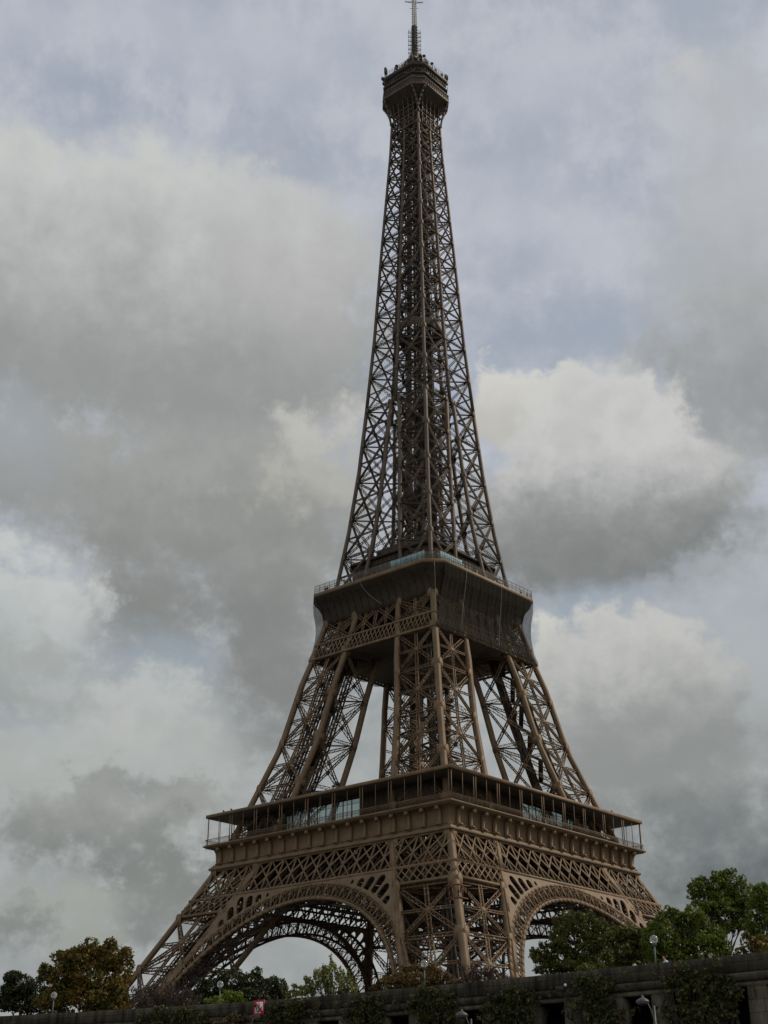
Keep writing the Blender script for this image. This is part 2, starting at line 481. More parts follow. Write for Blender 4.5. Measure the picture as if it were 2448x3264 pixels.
L_DARK = leaf_mat('leaves_dark', [(0.016, 0.024, 0.010), (0.030, 0.040, 0.014), (0.05, 0.056, 0.018)])
L_GREEN = leaf_mat('leaves_green', [(0.044, 0.074, 0.010), (0.088, 0.128, 0.016), (0.15, 0.18, 0.028)])
L_OLIVE = leaf_mat('leaves_olive', [(0.038, 0.050, 0.011), (0.07, 0.080, 0.016), (0.12, 0.112, 0.026)])
L_AUT = leaf_mat('leaves_autumn', [(0.050, 0.058, 0.012), (0.100, 0.084, 0.016), (0.19, 0.098, 0.019)])
L_ORANGE = leaf_mat('leaves_orange', [(0.045, 0.036, 0.011), (0.085, 0.055, 0.015), (0.13, 0.075, 0.02)])
L_PURPLE = leaf_mat('leaves_purple', [(0.030, 0.019, 0.020), (0.052, 0.034, 0.033), (0.085, 0.058, 0.05)])
L_LIGHT = leaf_mat('leaves_light', [(0.065, 0.085, 0.02), (0.135, 0.155, 0.04), (0.23, 0.24, 0.07)])
L_IVY = leaf_mat('leaves_ivy', [(0.022, 0.034, 0.010), (0.05, 0.056, 0.016), (0.15, 0.115, 0.045)], 1.6)
L_DRY = leaf_mat('leaves_dry', [(0.06, 0.05, 0.022), (0.14, 0.10, 0.045), (0.26, 0.19, 0.10)], 1.6)


# ------------------------------------------------------------------ mesh kit
def nrm(v):
    return v / np.maximum(np.linalg.norm(v, axis=-1, keepdims=True), 1e-9)


class MB:
    def __init__(self):
        self.A, self.B, self.S, self.Nn = [], [], [], []
        self.v, self.f = [], []

    def bar(self, a, b, w, t, n):
        """box from a to b, w wide across n, t thick along n"""
        self.A.append(a)
        self.B.append(b)
        self.S.append((w, t))
        self.Nn.append(n)

    def truss(self, a, b, n, width, chord=0.14, depth=0.3, pitch=None, zw=0.07, cross=False):
        a = np.asarray(a, float)
        b = np.asarray(b, float)
        n = np.asarray(n, float)
        d = b - a
        L = float(np.linalg.norm(d))
        if L < 0.2:
            return
        s = np.cross(d / L, n)
        s = s / np.linalg.norm(s)
        o = s * (width - chord) / 2
        self.bar(a + o, b + o, chord, depth, n)
        self.bar(a - o, b - o, chord, depth, n)
        k = max(2, int(round(L / (pitch or width * 0.8))))
        for i in range(k):
            p0 = a + d * (i / k)
            p1 = a + d * ((i + 1) / k)
            sg = 1 if i % 2 else -1
            self.bar(p0 + o * sg, p1 - o * sg, zw, depth * 0.5, n)
            if cross:
                self.bar(p0 - o * sg, p1 + o * sg, zw, depth * 0.45, n)

    def boxtruss(self, a, b, n, w, chord=0.16, pitch=None, zw=0.1):
        a = np.asarray(a, float)
        b = np.asarray(b, float)
        n = np.asarray(n, float)
        n = n / np.linalg.norm(n)
        d = (b - a) / np.linalg.norm(b - a)
        s = np.cross(d, n)
        s /= np.linalg.norm(s)
        n2 = np.cross(s, d)
        for q, m in ((n2, s), (s, n2)):
            for sg in (-1, 1):
                self.truss(a + q * sg * w / 2, b + q * sg * w / 2, q, w, chord, chord, pitch, zw)

    def face(self, pts):
        i = len(self.v)
        self.v.extend([tuple(p) for p in pts])
        self.f.append(tuple(range(i, i + len(pts))))

    def loft(self, rings, cap0=False, cap1=False, closed=True):
        i0 = len(self.v)
        n = len(rings[0])
        for r in rings:
            self.v.extend([tuple(p) for p in r])
        for j in range(len(rings) - 1):
            for k in range(n if closed else n - 1):
                k2 = (k + 1) % n
                self.f.append((i0 + j * n + k, i0 + j * n + k2, i0 + (j + 1) * n + k2, i0 + (j + 1) * n + k))
        if cap0:
            self.f.append(tuple(i0 + k for k in range(n))[::-1])
        if cap1:
            self.f.append(tuple(i0 + (len(rings) - 1) * n + k for k in range(n)))

    def box(self, c, s, rz=0.0):
        x, y, z = s[0] / 2, s[1] / 2, s[2] / 2
        cr, sr = math.cos(rz), math.sin(rz)
        q = [(-x, -y), (x, -y), (x, y), (-x, y)]
        ring = lambda zz: [(c[0] + a * cr - b * sr, c[1] + a * sr + b * cr, c[2] + zz) for a, b in q]
        self.loft([ring(-z), ring(z)], True, True)

    def tube(self, pts, rad, seg=6, cap=True):
        rings = []
        pts = [np.asarray(p, float) for p in pts]
        for i, p in enumerate(pts):
            d = pts[min(i + 1, len(pts) - 1)] - pts[max(i - 1, 0)]
            d = d / max(np.linalg.norm(d), 1e-9)
            h = np.array([1.0, 0, 0]) if abs(d[2]) > 0.8 else np.array([0, 0, 1.0])
            s = np.cross(d, h)
            s /= np.linalg.norm(s)
            t = np.cross(s, d)
            r = rad[i] if hasattr(rad, '__len__') else rad
            rings.append([p + (s * math.cos(2 * math.pi * k / seg) + t * math.sin(2 * math.pi * k / seg)) * r for k in range(seg)])
        self.loft(rings, cap, cap)

    def ball(self, c, r, seg=8, rings=6, sz=1.0):
        rr = []
        for i in range(rings + 1):
            a = -math.pi / 2 + math.pi * i / rings
            rad = max(math.cos(a) * r, 1e-3)
            rr.append([(c[0] + rad * math.cos(2 * math.pi * k / seg), c[1] + rad * math.sin(2 * math.pi * k / seg), c[2] + math.sin(a) * r * sz) for k in range(seg)])
        self.loft(rr, True, True)

    def lathe(self, c, prof, seg=16):
        self.loft([[(c[0] + r * math.cos(2 * math.pi * k / seg), c[1] + r * math.sin(2 * math.pi * k / seg), c[2] + z) for k in range(seg)] for r, z in prof], True, True)

    def mesh(self, name, off=(0, 0, 0), smooth=False):
        V = [np.array(self.v, float).reshape(-1, 3)]
        loops, tot = [], []
        for f in self.f:
            loops.extend(f)
            tot.append(len(f))
        loops = [np.array(loops, int)]
        tot = [np.array(tot, int)]
        base = len(self.v)
        if self.A:
            A = np.array(self.A, float)
            B = np.array(self.B, float)
            S = np.array(self.S, float)
            n0 = np.array(self.Nn, float)
            d = nrm(B - A)
            s = np.cross(d, n0)
            bad = np.linalg.norm(s, axis=1) < 1e-5
            if bad.any():
                s[bad] = np.cross(d[bad], np.array([0.3, 0.5, 0.81]))
            s = nrm(s)
            t = np.cross(s, d)
            s = s * S[:, :1] / 2
            t = t * S[:, 1:] / 2
            vv = np.stack([A - s - t, A + s - t, A + s + t, A - s + t, B - s - t, B + s - t, B + s + t, B - s + t], 1)
            V.append(vv.reshape(-1, 3))
            q = np.array([[0, 3, 2, 1], [4, 5, 6, 7], [0, 1, 5, 4], [1, 2, 6, 5], [2, 3, 7, 6], [3, 0, 4, 7]])
            idx = base + (np.arange(len(A)) * 8)[:, None, None] + q[None]
            loops.append(idx.reshape(-1))
            tot.append(np.full(len(A) * 6, 4))
        V = np.concatenate(V) - np.array(off, float)
        loops = np.concatenate(loops)
        tot = np.concatenate(tot)
        me = bpy.data.meshes.new(name)
        me.vertices.add(len(V))
        me.vertices.foreach_set('co', V.reshape(-1))
        me.loops.add(len(loops))
        me.loops.foreach_set('vertex_index', loops.astype(np.int32))
        me.polygons.add(len(tot))
        st = np.concatenate([[0], np.cumsum(tot)[:-1]])
        me.polygons.foreach_set('loop_start', st.astype(np.int32))
        me.polygons.foreach_set('loop_total', tot.astype(np.int32))
        if smooth:
            me.polygons.foreach_set('use_smooth', np.ones(len(tot), bool))
        me.update(calc_edges=True)
        me.validate()
        return me


ORG = {}


def tag(o, label=None, cat=None, group=None, kind=None):
    if label:
        o['label'] = label
    if cat:
        o['category'] = cat
    if group:
        o['group'] = group
    if kind:
        o['kind'] = kind
    return o


def thing(name, loc, label, cat, group=None):
    o = bpy.data.objects.new(name, None)
    o.empty_display_size = 0.5
    o.location = loc
    C.objects.link(o)
    ORG[o.name] = np.array(loc, float)
    return tag(o, label, cat, group)


def part(name, mb, mat, parent=None, off=None, smooth=False):
    """one mesh object; coordinates in mb are world coordinates"""
    if parent is not None:
        org = ORG[parent.name]
    else:
        org = np.array(off if off is not None else (0, 0, 0), float)
    o = bpy.data.objects.new(name, mb.mesh(name, org, smooth))
    o.data.materials.append(mat)
    C.objects.link(o)
    if parent is not None:
        o.parent = parent
    else:
        o.location = org
    ORG[o.name] = org
    return o


def empty_part(name, parent):
    o = bpy.data.objects.new(name, None)
    o.empty_display_size = 0.5
    C.objects.link(o)
    o.parent = parent
    ORG[o.name] = ORG[parent.name]
    return o


GZ = 3.6          # street level behind the quay wall
WATER_Z = -6.3

# ================================================================== SETTING
# the quay wall runs along this line (front face, seen from the river)
WALL = [(-960, 1500), (-262, 150), (-216.5, 20), (-193.5, -70), (-181.9, -107.5), (-178.9, -119.6), (-177.4, -127.5), (-176.9, -133),
        (-176.6, -140), (-176.7, -147), (-176.8, -153), (-177.1, -158), (-177.4, -163), (-177.8, -169), (-178.4, -180), (-182, -230), (-230, -600), (-430, -2200)]


def wall_x(y):
    ys = [p[1] for p in WALL][::-1]
    xs = [p[0] for p in WALL][::-1]
    return float(np.interp(y, ys, xs))


mb = MB()
for (x0, y0), (x1, y1) in zip(WALL[:-1], WALL[1:]):
    mb.face([(x0 + 0.35, y0, GZ), (x1 + 0.35, y1, GZ), (3800, y1 * 2, GZ), (3800, y0 * 2, GZ)])
tag(part('ground', mb, GROUND), kind='structure')
mb = MB()
for (x0, y0), (x1, y1) in zip(WALL[:-1], WALL[1:]):
    mb.face([(x0 + 0.2, y0, -4.9), (x0 - 9, y0, -4.9), (x1 - 9, y1, -4.9), (x1 + 0.2, y1, -4.9)])
    mb.face([(x0 - 9, y0, -4.9), (x0 - 9, y0, -8), (x1 - 9, y1, -8), (x1 - 9, y1, -4.9)])
tag(part('lower_quay', mb, QUAY), kind='structure')
mb = MB()
for (x0, y0), (x1, y1) in zip(WALL[:-1], WALL[1:]):
    mb.face([(x0 - 8.9, y0, WATER_Z), (-3800, y0 * 2, WATER_Z), (-3800, y1 * 2, WATER_Z), (x1 - 8.9, y1, WATER_Z)])
tag(part('river_water', mb, WATER), kind='structure')

# ------------------------------------------------------------------ quay wall
wall = thing('quay_wall', (-177, -150, -4.9), 'long dark stained stone quay wall with openings along the river bank', 'wall')
Y0, Y1 = -215.0, -40.0
ys = np.arange(Y0, Y1 + 0.01, 1.0)


def wall_loft(mb, prof):
    rings = []
    for y in ys:
        x = wall_x(y)
        rings.append([(x - o, y, z) for o, z in prof])
    mb.loft(rings, True, True)


mb = MB()
rw = random.Random(3)
jit = [rw.uniform(-.025, .02) for _ in range(400)]
rings = []
for i, y in enumerate(np.arange(Y0, Y1 + .01, .45)):
    x = wall_x(y)
    dz = jit[int(i / 4)] + rw.uniform(-.012, .006)
    rings.append([(x, y, 3.86), (x + rw.uniform(-.004, .006), y, 4.62), (x + rw.uniform(0, .02), y, 4.75 + dz), (x + .5, y, 4.75 + dz), (x + .5, y, 3.86)])
mb.loft(rings, True, True)
part('parapet', mb, STONE, wall)
mb = MB()
wall_loft(mb, [(0.0, 3.43), (0.10, 3.47), (0.22, 3.60), (0.24, 3.72), (0.24, 3.80), (0.10, 3.858), (-0.5, 3.858), (-0.5, 3.43)])
part('cornice', mb, STONE, wall)
mb = MB()
wall_loft(mb, [(-0.03, 3.20), (-0.03, 3.427), (-0.9, 3.427), (-0.9, 3.20)])
part('lintel', mb, STONE_L, wall)
mb = MB()
wall_loft(mb, [(0.05, -4.9), (0.05, -0.6), (-3.4, -0.6), (-3.4, -4.9)])
part('plinth', mb, STONE, wall)
mb = MB()
wall_loft(mb, [(-3.2, -0.598), (-3.2, 3.18), (-3.6, 3.18), (-3.6, -0.598)])
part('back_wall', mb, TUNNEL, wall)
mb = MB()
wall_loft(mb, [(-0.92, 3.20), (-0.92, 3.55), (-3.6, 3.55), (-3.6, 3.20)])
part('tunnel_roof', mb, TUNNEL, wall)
k = 0
for i in range(-20, 39):
    yc = -154.48 + i * 2.925
    yp = yc + 1.4625
    if yp < Y0 + 1 or yp > Y1 - 1:
        continue
    mb = MB()
    x = wall_x(yp)
    sl = (wall_x(yp + .5) - wall_x(yp - .5))
    mb.box((x + 0.42, yp, 1.299), (0.80, 1.07, 3.796), -math.atan(sl))
    part('pier', mb, STONE_L, wall)

# ================================================================== TOWER
TW = thing('lattice_tower', (0, 0, GZ), 'tall brown iron lattice tower with arches, three platforms and a mast', 'tower')

WZ = np.array([[0, 60.6], [27, 46.6], [41.5, 39.0], [51.6, 33.9], [57.5, 31.8], [67, 28.5], [79, 24.5], [82.6, 23.6], [95, 21],
               [100.7, 19.4], [104.8, 18.45], [110, 17.2], [116, 15.9], [121.5, 15], [134.8, 13.2], [151.3, 11.5], [170.5, 10.05], [190.7, 8.7],
               [219, 7.3], [251.5, 5.5], [263, 5.1]])
IZ = np.array([[0, 45.6], [24, 33.3], [30.4, 29.4], [36, 26.4], [41.5, 23.4], [45, 21.8], [51.6, 18.5], [57.5, 16.4], [67, 14], [80.5, 11.1],
               [91.5, 9.3], [101, 7.45], [104.8, 6.8], [110, 6.0], [122, 5.05], [127.4, 4.2], [138, 3.0], [148.3, 2.4], [158, 1.75], [168.8, 1.0]])


def Wf(z):
    return float(np.interp(z, WZ[:, 0], WZ[:, 1]))


def If(z):
    return float(np.interp(z, IZ[:, 0], IZ[:, 1]))


FN = [np.array([-1., 0, 0]), np.array([0, -1., 0]), np.array([1., 0, 0]), np.array([0, 1., 0])]
FT = [np.array([0, 1., 0]), np.array([1., 0, 0]), np.array([0, 1., 0]), np.array([1., 0, 0])]
UZ = np.array([0, 0, 1.])


def P(k, u, z, out=0.0, w=None):
    ww = Wf(z) if w is None else w
    return FN[k] * (ww + out) + FT[k] * u + UZ * z


def column(mb, fx, fy, sx, sy, zs, size):
    """square column whose outer faces follow the profile: fx,fy give offsets"""
    rings = []
    for z in zs:
        c = size(z) if callable(size) else size
        x, y = fx(z), fy(z)
        # x, y are the outer face positions; inner ones centred
        rings.append([(sx * x, sy * y, z), (sx * (x - c), sy * y, z), (sx * (x - c), sy * (y - c), z), (sx * x, sy * (y - c), z)])
    mb.loft(rings, True, True)


def gusset(mb, p, n, t, w, h, th=0.12):
    """small plate with clipped corners, facing n"""
    n = np.asarray(n, float)
    t = np.asarray(t, float)
    uu = UZ - n * np.dot(UZ, n)
    pts = [(-.5, -.2), (-.25, -.5), (.25, -.5), (.5, -.2), (.5, .2), (.25, .5), (-.25, .5), (-.5, .2)]
    r0 = [p + t * a * w + uu * b * h - n * th * .2 for a, b in pts]
    r1 = [p + t * a * w + uu * b * h + n * th for a, b in pts]
    mb.loft([r0, r1], True, True)


def leg(parent, name, sx, sy, nodes, csize, bw, mat, zs, inner_mid=True, midv=True, pitch=None, chord=0.15, track=None, hmid=True):
    """one four-column leg: returns its bracing object with column children"""
    br = MB()
    cols = []
    fW = lambda z: Wf(z)
    fI = lambda z: If(z) + (csize if np.isscalar(csize) else csize(z))
    cc = csize if np.isscalar(csize) else None
    defs = [(fW, fW), (fW, fI), (fI, fI), (fI, fW)]

    def cpos(i, z):
        c = csize if np.isscalar(csize) else csize(z)
        x = defs[i][0](z) - c / 2
        y = defs[i][1](z) - c / 2
        return np.array([sx * x, sy * y, z])
    for i in range(4):
        m = MB()
        column(m, defs[i][0], defs[i][1], sx, sy, zs, csize)
        # node plates on the outer faces
        for z in nodes:
            c = csize if np.isscalar(csize) else csize(z)
            p = cpos(i, z)
            for ax in (0, 1):
                n = np.zeros(3)
                sg = sx if ax == 0 else sy
                n[ax] = sg if (i in ((0, 1) if ax == 0 else (0, 3))) else -sg
                t = np.array([0, 1., 0]) if ax == 0 else np.array([1., 0, 0])
                ctr_ = (cpos(0, z) + cpos(2, z)) / 2
                gusset(m, p + n * c * 0.5 + t * np.sign(np.dot(t, ctr_ - p)) * c * .45, n, t, c * 1.5, c * 2.2, 0.05)
        cols.append(m)
    out_sides = (0, 3)          # 0: x face between W,W and W,I ; 3: y face
    for i in range(4):
        j = (i + 1) % 4
        out = i in out_sides
        ctr = (cpos(0, nodes[0]) + cpos(2, nodes[0])) / 2
        for a in range(len(nodes) - 1):
            z0, z1 = nodes[a], nodes[a + 1]
            p00, p01, p10, p11 = cpos(i, z0), cpos(i, z1), cpos(j, z0), cpos(j, z1)
            n = np.cross(p10 - p00, p01 - p00)
            n = n / np.linalg.norm(n)
            d = 0.34 if out else 0.26
            br.truss(p00, p11, n, bw, chord, d, pitch)
            br.truss(p10, p01, n, bw, chord, d, pitch)
            br.truss(p00, p10, n, bw * .95, chord, d, pitch)
            mid0, mid1 = (p00 + p10) / 2, (p01 + p11) / 2
            ml, mr = (p00 + p01) / 2, (p10 + p11) / 2
            if hmid and (out or inner_mid):
                br.truss(ml, mr, n, bw * .75, chord * .9, d * .8, pitch)
            if midv and out:
                br.truss(mid0, mid1, n, bw * 1.0, chord, d, pitch)
            cx = (mid0 + mid1) / 2
            gusset(br, cx, n if np.dot(n, cx - ctr) > 0 else -n, (p10 - p00) / np.linalg.norm(p10 - p00), bw * 1.35, bw * 1.35, d * .55)
        z = nodes[-1]
        br.truss(cpos(i, z), cpos(j, z), np.cross(cpos(j, z) - cpos(i, z), UZ), bw, chord, .3, pitch)
    for z in nodes:
        br.truss(cpos(0, z), cpos(2, z), UZ, bw * .8, chord, .2, pitch)
        br.truss(cpos(1, z), cpos(3, z), UZ, bw * .8, chord, .2, pitch)
    o = part(name, br, mat, parent)
    for m in cols:
        part('column', m, mat, o)
    if track:
        m = MB()
        for f in (0.36, 0.64):
            prev = None
            for z in np.linspace(zs[0], zs[-1], 5):
                a = (cpos(0, z) * f + cpos(2, z) * (1 - f))
                if prev is not None:
                    m.boxtruss(prev, a, (sx, sy, 0), track, 0.22, track * .7, 0.16)
                    m.bar(prev + np.array([sy * .9, -sx * .9, 0]), a + np.array([sy * .9, -sx * .9, 0]), .5, .35, (sx, sy, 0.1))
                    m.bar(prev - np.array([sy * .9, -sx * .9, 0]), a - np.array([sy * .9, -sx * .9, 0]), .5, .35, (sx, sy, 0.1))
                prev = a
        # stair flights zig-zagging up the leg
        zz = np.arange(zs[0], zs[-1] - 3, 3.2)
        for q, z in enumerate(zz):
            s0, s1 = (0.25, 0.7) if q % 2 == 0 else (0.7, 0.25)
            a = cpos(1, z) * s0 + cpos(3, z) * (1 - s0)
            b = cpos(1, z + 3.2) * s1 + cpos(3, z + 3.2) * (1 - s1)
            m.bar(a, b, 1.1, .3, UZ + np.array([.01, 0, 0]))
        part('lift_track', m, PAINT_DARK_SHADE, o)
    return o


SG = [(-1, -1), (-1, 1), (1, -1), (1, 1)]
Z1 = [GZ, 9.2, 19.8, 30.4, 41.3, 51.2, 56.4]
for sx, sy in SG:
    leg(TW, 'lower_leg', sx, sy, [GZ + .1, 9.2, 19.8, 30.4, 41.0, 51.0], 1.15, 0.88, PAINT, [GZ, 27, 41.5, 51.6, 57.0], track=1.7, pitch=.8, chord=.13, inner_mid=False)
    leg(TW, 'middle_leg', sx, sy, [59.0, 69.9, 80.6, 91.3, 101.2, 110.0], 1.05, 0.78, PAINT, [57.6, 67, 79, 82.6, 91.5, 95, 100.7, 104.8, 110, 115.8], track=1.5, pitch=.75, chord=.12, inner_mid=False)
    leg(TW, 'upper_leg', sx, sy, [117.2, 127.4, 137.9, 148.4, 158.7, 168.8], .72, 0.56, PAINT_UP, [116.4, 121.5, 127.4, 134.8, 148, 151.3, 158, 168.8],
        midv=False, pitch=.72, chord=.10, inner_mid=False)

# ---- upper shaft where the four legs have merged
NODES = [168.8, 178.6, 188.2, 197.5, 206.0, 214.2, 222.2, 229.4, 236.5, 243.2, 249.3, 254.6, 258.8, 262.6]
br = MB()
csz = lambda z: float(np.interp(z, [116, 200, 263], [.70, .60, .50]))
for k in range(4):
    for a in range(len(NODES) - 1):
        z0, z1 = NODES[a], NODES[a + 1]
        bw = float(np.interp(z0, [168, 262], [.56, .42]))
        pt = bw * 1.15
        for s in (-1, 1):
            o0 = -csz(z0) / 2
            p00, p01 = P(k, 0, z0, o0), P(k, 0, z1, o0)
            p10, p11 = P(k, s * (Wf(z0) - .3), z0, o0), P(k, s * (Wf(z1) - .3), z1, o0)
            for q, w in (((p00, p11), bw), ((p10, p01), bw), ((p00, p10), bw * .9)):
                br.truss(q[0], q[1], FN[k], w, .09, .24, pt, .06)
            ml, mr = (p00 + p01) / 2, (p10 + p11) / 2
            br.truss(ml, mr, FN[k], bw * .6, .09, .18, pt, .06)
    # trusses across the inside
for a, z in enumerate(NODES):
    w = Wf(z) - .4
    for (x0, y0, x1, y1) in ((-w, 0, 0, w), (0, w, w, 0), (w, 0, 0, -w), (0, -w, -w, 0), (-w, 0, w, 0), (0, -w, 0, w), (-w, -w, w, w), (-w, w, w, -w)):
        br.truss((x0, y0, z), (x1, y1, z), UZ, .45, .08, .2, .6, .06)
        if a < len(NODES) - 1:
            z2 = NODES[a + 1]
            r = Wf(z2) / Wf(z)
            br.truss((x0, y0, z), (x1 * r, y1 * r, z2), (y1 - y0, x0 - x1, 0.01), .38, .07, .15, .6, .05)
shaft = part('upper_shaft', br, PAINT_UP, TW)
zs = [168.8, 180, 190.7, 205, 219, 235, 251.5, 263]
for sx, sy in SG:
    m = MB()
    column(m, Wf, Wf, sx, sy, zs, csz)
    for z in NODES[1:]:
        c = csz(z)
        for ax in (0, 1):
            n = np.zeros(3)
            n[ax] = (sx, sy)[ax]
            t = np.array([0, 1., 0]) if ax == 0 else np.array([1., 0, 0])
            gusset(m, np.array([sx * (Wf(z) - c / 2), sy * (Wf(z) - c / 2), z]) + n * c / 2 - t * (sy if ax == 0 else sx) * c * .5, n, t, c * 1.6, c * 2.8, .05)
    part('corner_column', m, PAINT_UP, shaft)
for k in range(4):
    m = MB()
    rings = []
    for z in zs:
        c = csz(z) * 1.05
        rings.append([P(k, -c / 2, z), P(k, c / 2, z), P(k, c / 2, z, -c), P(k, -c / 2, z, -c)])
    m.loft(rings, True, True)
    for z in NODES[1:]:
        c = csz(z)
        gusset(m, P(k, 0, z), FN[k], FT[k], c * 2.0, c * 2.4, .05)
    part('middle_column', m, PAINT_UP, shaft)

# ---- lift guides, stairs and platforms inside the shaft
m = MB()
for (x, y) in ((-2.1, -2.1), (-2.1, 2.1), (2.1, -2.1), (2.1, 2.1)):
    for z0, z1 in ((117, 192), (192, 262)):
        s = 1.0 if z0 < 150 else 0.8
        m.boxtruss((x, y, z0), (x * s, y * s, z1), (1, .02, 0), 1.0, .16, 1.5, .09)
for (x, y) in ((-4.4, 0), (0, -4.4), (4.4, 0), (0, 4.4)):
    m.boxtruss((x, y, 117), (x * .92, y * .92, 190), (1, .02, 0), .7, .16, 1.2, .1)
    if x * y == 0:
        m.boxtruss((x * .8, y * .8, 194), (x * .6, y * .6, 262), (1, .02, 0), .6, .14, 1.1, .09)
for z in np.arange(120, 262, 4.2):
    w = min(Wf(z) * .52, 5.6)
    for s in (-1, 1):
        m.bar((-w, s * w * .55, z), (w, s * w * .55, z), .22, .2, UZ)
        m.bar((s * w * .55, -w, z), (s * w * .55, w, z), .22, .2, UZ)
for q, z in enumerate(np.arange(118, 260, 2.1)):       # helical stair
    a0, a1 = q * 1.35, (q + 1) * 1.35
    m.bar((-1.2 + 1.6 * math.cos(a0), 3.0 + 1.6 * math.sin(a0), z), (-1.2 + 1.6 * math.cos(a1), 3.0 + 1.6 * math.sin(a1), z + 2.1), .8, .25, UZ)
for q, z in enumerate((133, 151, 171, 203, 225, 247)):
    m.box((1.2, -1.0, z), (2.2, 2.2, .35))
core = part('lift_core', m, PAINT_DARK_SHADE, TW)
for (x, y, z) in ((-1.3, 1.0, 142.0), (1.2, -1.2, 231.0)):
    m = MB()
    m.box((x, y, z), (2.6, 2.6, 5.2))
    m.box((x, y, z + 2.75), (2.9, 2.9, .28))
    m.box((x, y, z - 2.75), (2.9, 2.9, .28))
    part('lift_cabin', m, SOFFIT, core)


def octo(w, c, z):
    return [(-w, -w + c, z), (-w + c, -w, z), (w - c, -w, z), (w, -w + c, z), (w, w - c, z), (w - c, w, z), (-w + c, w, z), (-w, w - c, z)]


def oct_rail(m, w, c, z0, z1, step, pc, rails, rw=.06):
    r = octo(w, c, 0)
    for i in range(8):
        a, b = np.array(r[i]), np.array(r[(i + 1) % 8])
        L = np.linalg.norm(b - a)
        n = max(1, int(L / step))
        nr = np.array([(b - a)[1], -(b - a)[0], 0]) / L
        for z in rails:
            m.bar(a + UZ * z, b + UZ * z, rw, rw, nr)
        for j in range(n):
            p = a + (b - a) * j / n
            m.bar(p + UZ * z0, p + UZ * z1, pc, pc, nr)


# intermediate platform
m = MB()
m.loft([octo(6.45, 3.15, 191.7), octo(6.5, 3.2, 191.8), octo(6.5, 3.2, 194.0), octo(6.4, 3.15, 194.1), octo(4.2, 2.2, 194.0), octo(4.2, 2.2, 193.6), octo(6.3, 3.1, 193.6), octo(6.3, 3.1, 191.7), octo(6.45, 3.15, 191.7)])
for z in np.arange(180, 191, 2.6):
    m.bar((-4.4, -4.4, z), (4.4, 4.4, z), .3, .2, UZ)
    m.bar((-4.4, 4.4, z), (4.4, -4.4, z), .3, .2, UZ)
oct_rail(m, 6.45, 3.15, 194.1, 195.3, .9, .06, (194.7, 195.3), .06)
part('intermediate_platform', m, PAINT_UP, TW)


# ------------------------------------------------------------------ first level
def strip(mb, k, prof):
    """mitred moulding along face k: profile of (half width, z)"""
    i0 = len(mb.v)
    for w, z in prof:
        mb.v.append(tuple(FN[k] * w + FT[k] * (-w) + UZ * z))
        mb.v.append(tuple(FN[k] * w + FT[k] * w + UZ * z))
    for a in range(len(prof) - 1):
        mb.f.append((i0 + 2 * a, i0 + 2 * a + 1, i0 + 2 * a + 3, i0 + 2 * a + 2))


def rail_grid(mb, k, w, z0, z1, step=0.42, pc=0.055, c=0.0):
    L = w - c
    for zz, hh in ((z0 + .06, .10), (z1 - .05, .12), (z0 + (z1 - z0) * .72, .05)):
        mb.bar(FN[k] * w + FT[k] * (-L) + UZ * zz, FN[k] * w + FT[k] * L + UZ * zz, hh, .09, FN[k])
    n = int(2 * L / step)
    for i in range(n + 1):
        u = -L + 2 * L * i / n
        mb.bar(P(k, u, z0 + .1, 0, w), P(k, u, z1 - .1, 0, w), pc, .05, FN[k])


def arc_pt(r, th):
    return r * math.sin(th), 4.2 + r * math.cos(th)


R_IN, R_EX = 37.0, 40.5


def curve_fill(loops, thick):
    cu = bpy.data.curves.new('tmp', 'CURVE')
    cu.dimensions = '2D'
    cu.fill_mode = 'BOTH'
    cu.extrude = thick / 2
    for lp in loops:
        sp = cu.splines.new('POLY')
        sp.points.add(len(lp) - 1)
        for i, (x, y) in enumerate(lp):
            sp.points[i].co = (x, y, 0, 1)
        sp.use_cyclic_u = True
    ob = bpy.data.objects.new('tmp', cu)
    C.objects.link(ob)
    dg = bpy.context.evaluated_depsgraph_get()
    me = ob.evaluated_get(dg).to_mesh()
    v = [tuple(q.co) for q in me.vertices]
    f = [tuple(p.vertices) for p in me.polygons]
    ob.evaluated_get(dg).to_mesh_clear()
    bpy.data.objects.remove(ob)
    bpy.data.curves.remove(cu)
    return v, f


# spandrel outline (u, z): belt bottom 44.8, extrados R_EX, inner column edge
th_end = 0.0
for i in range(2000):
    th = i / 2000 * 1.55
    u, z = arc_pt(R_EX, th)
    if u > If(z) - .05:
        th_end = th
        break
loops = []
ext = [arc_pt(R_EX + .02, -th_end + 2 * th_end * i / 90) for i in range(91)]
ue, ze = ext[-1]
side = [(If(z) + .05, z) for z in np.linspace(ze + .2, 44.95, 12)]
outer = ext + side + [(-u, z) for u, z in side[::-1]]
loops.append(outer)
slots = []
dth = 2.42 / 41.0
for s in (-1, 1):
    th = 0.236
    while th < th_end:
        c, sn = math.cos(th), math.sin(th)
        rt_ = (44.25 - 4.2) / c
        # clip by the inner column edge
        for r in np.arange(R_EX, 60, .1):
            u, z = r * sn, 4.2 + r * c
            if u > If(z) - .75:
                rt_ = min(rt_, r)
                break
        r0, r1 = R_EX + .35, rt_ - .15
        hw = .93
        if r1 - r0 > .7:
            hw = min(hw, (r1 - r0) * .5)
            pts = []
            e = np.array([sn, c])
            q = np.array([c, -sn])
            for a in np.linspace(0, math.pi, 9):
                pts.append(e * (r1 - hw + hw * math.sin(a)) + q * hw * math.cos(a))
            if r1 - r0 > 3:
                for a in np.linspace(math.pi, 2 * math.pi, 7):
                    pts.append(e * (r0 + hw * .5 + hw * .5 * math.sin(a)) + q * hw * math.cos(a))
            else:
                pts.append(e * r0 - q * hw)
                pts.append(e * r0 + q * hw)
            loops.append([(s * p[0], 4.2 + p[1]) for p in pts])
        th += dth
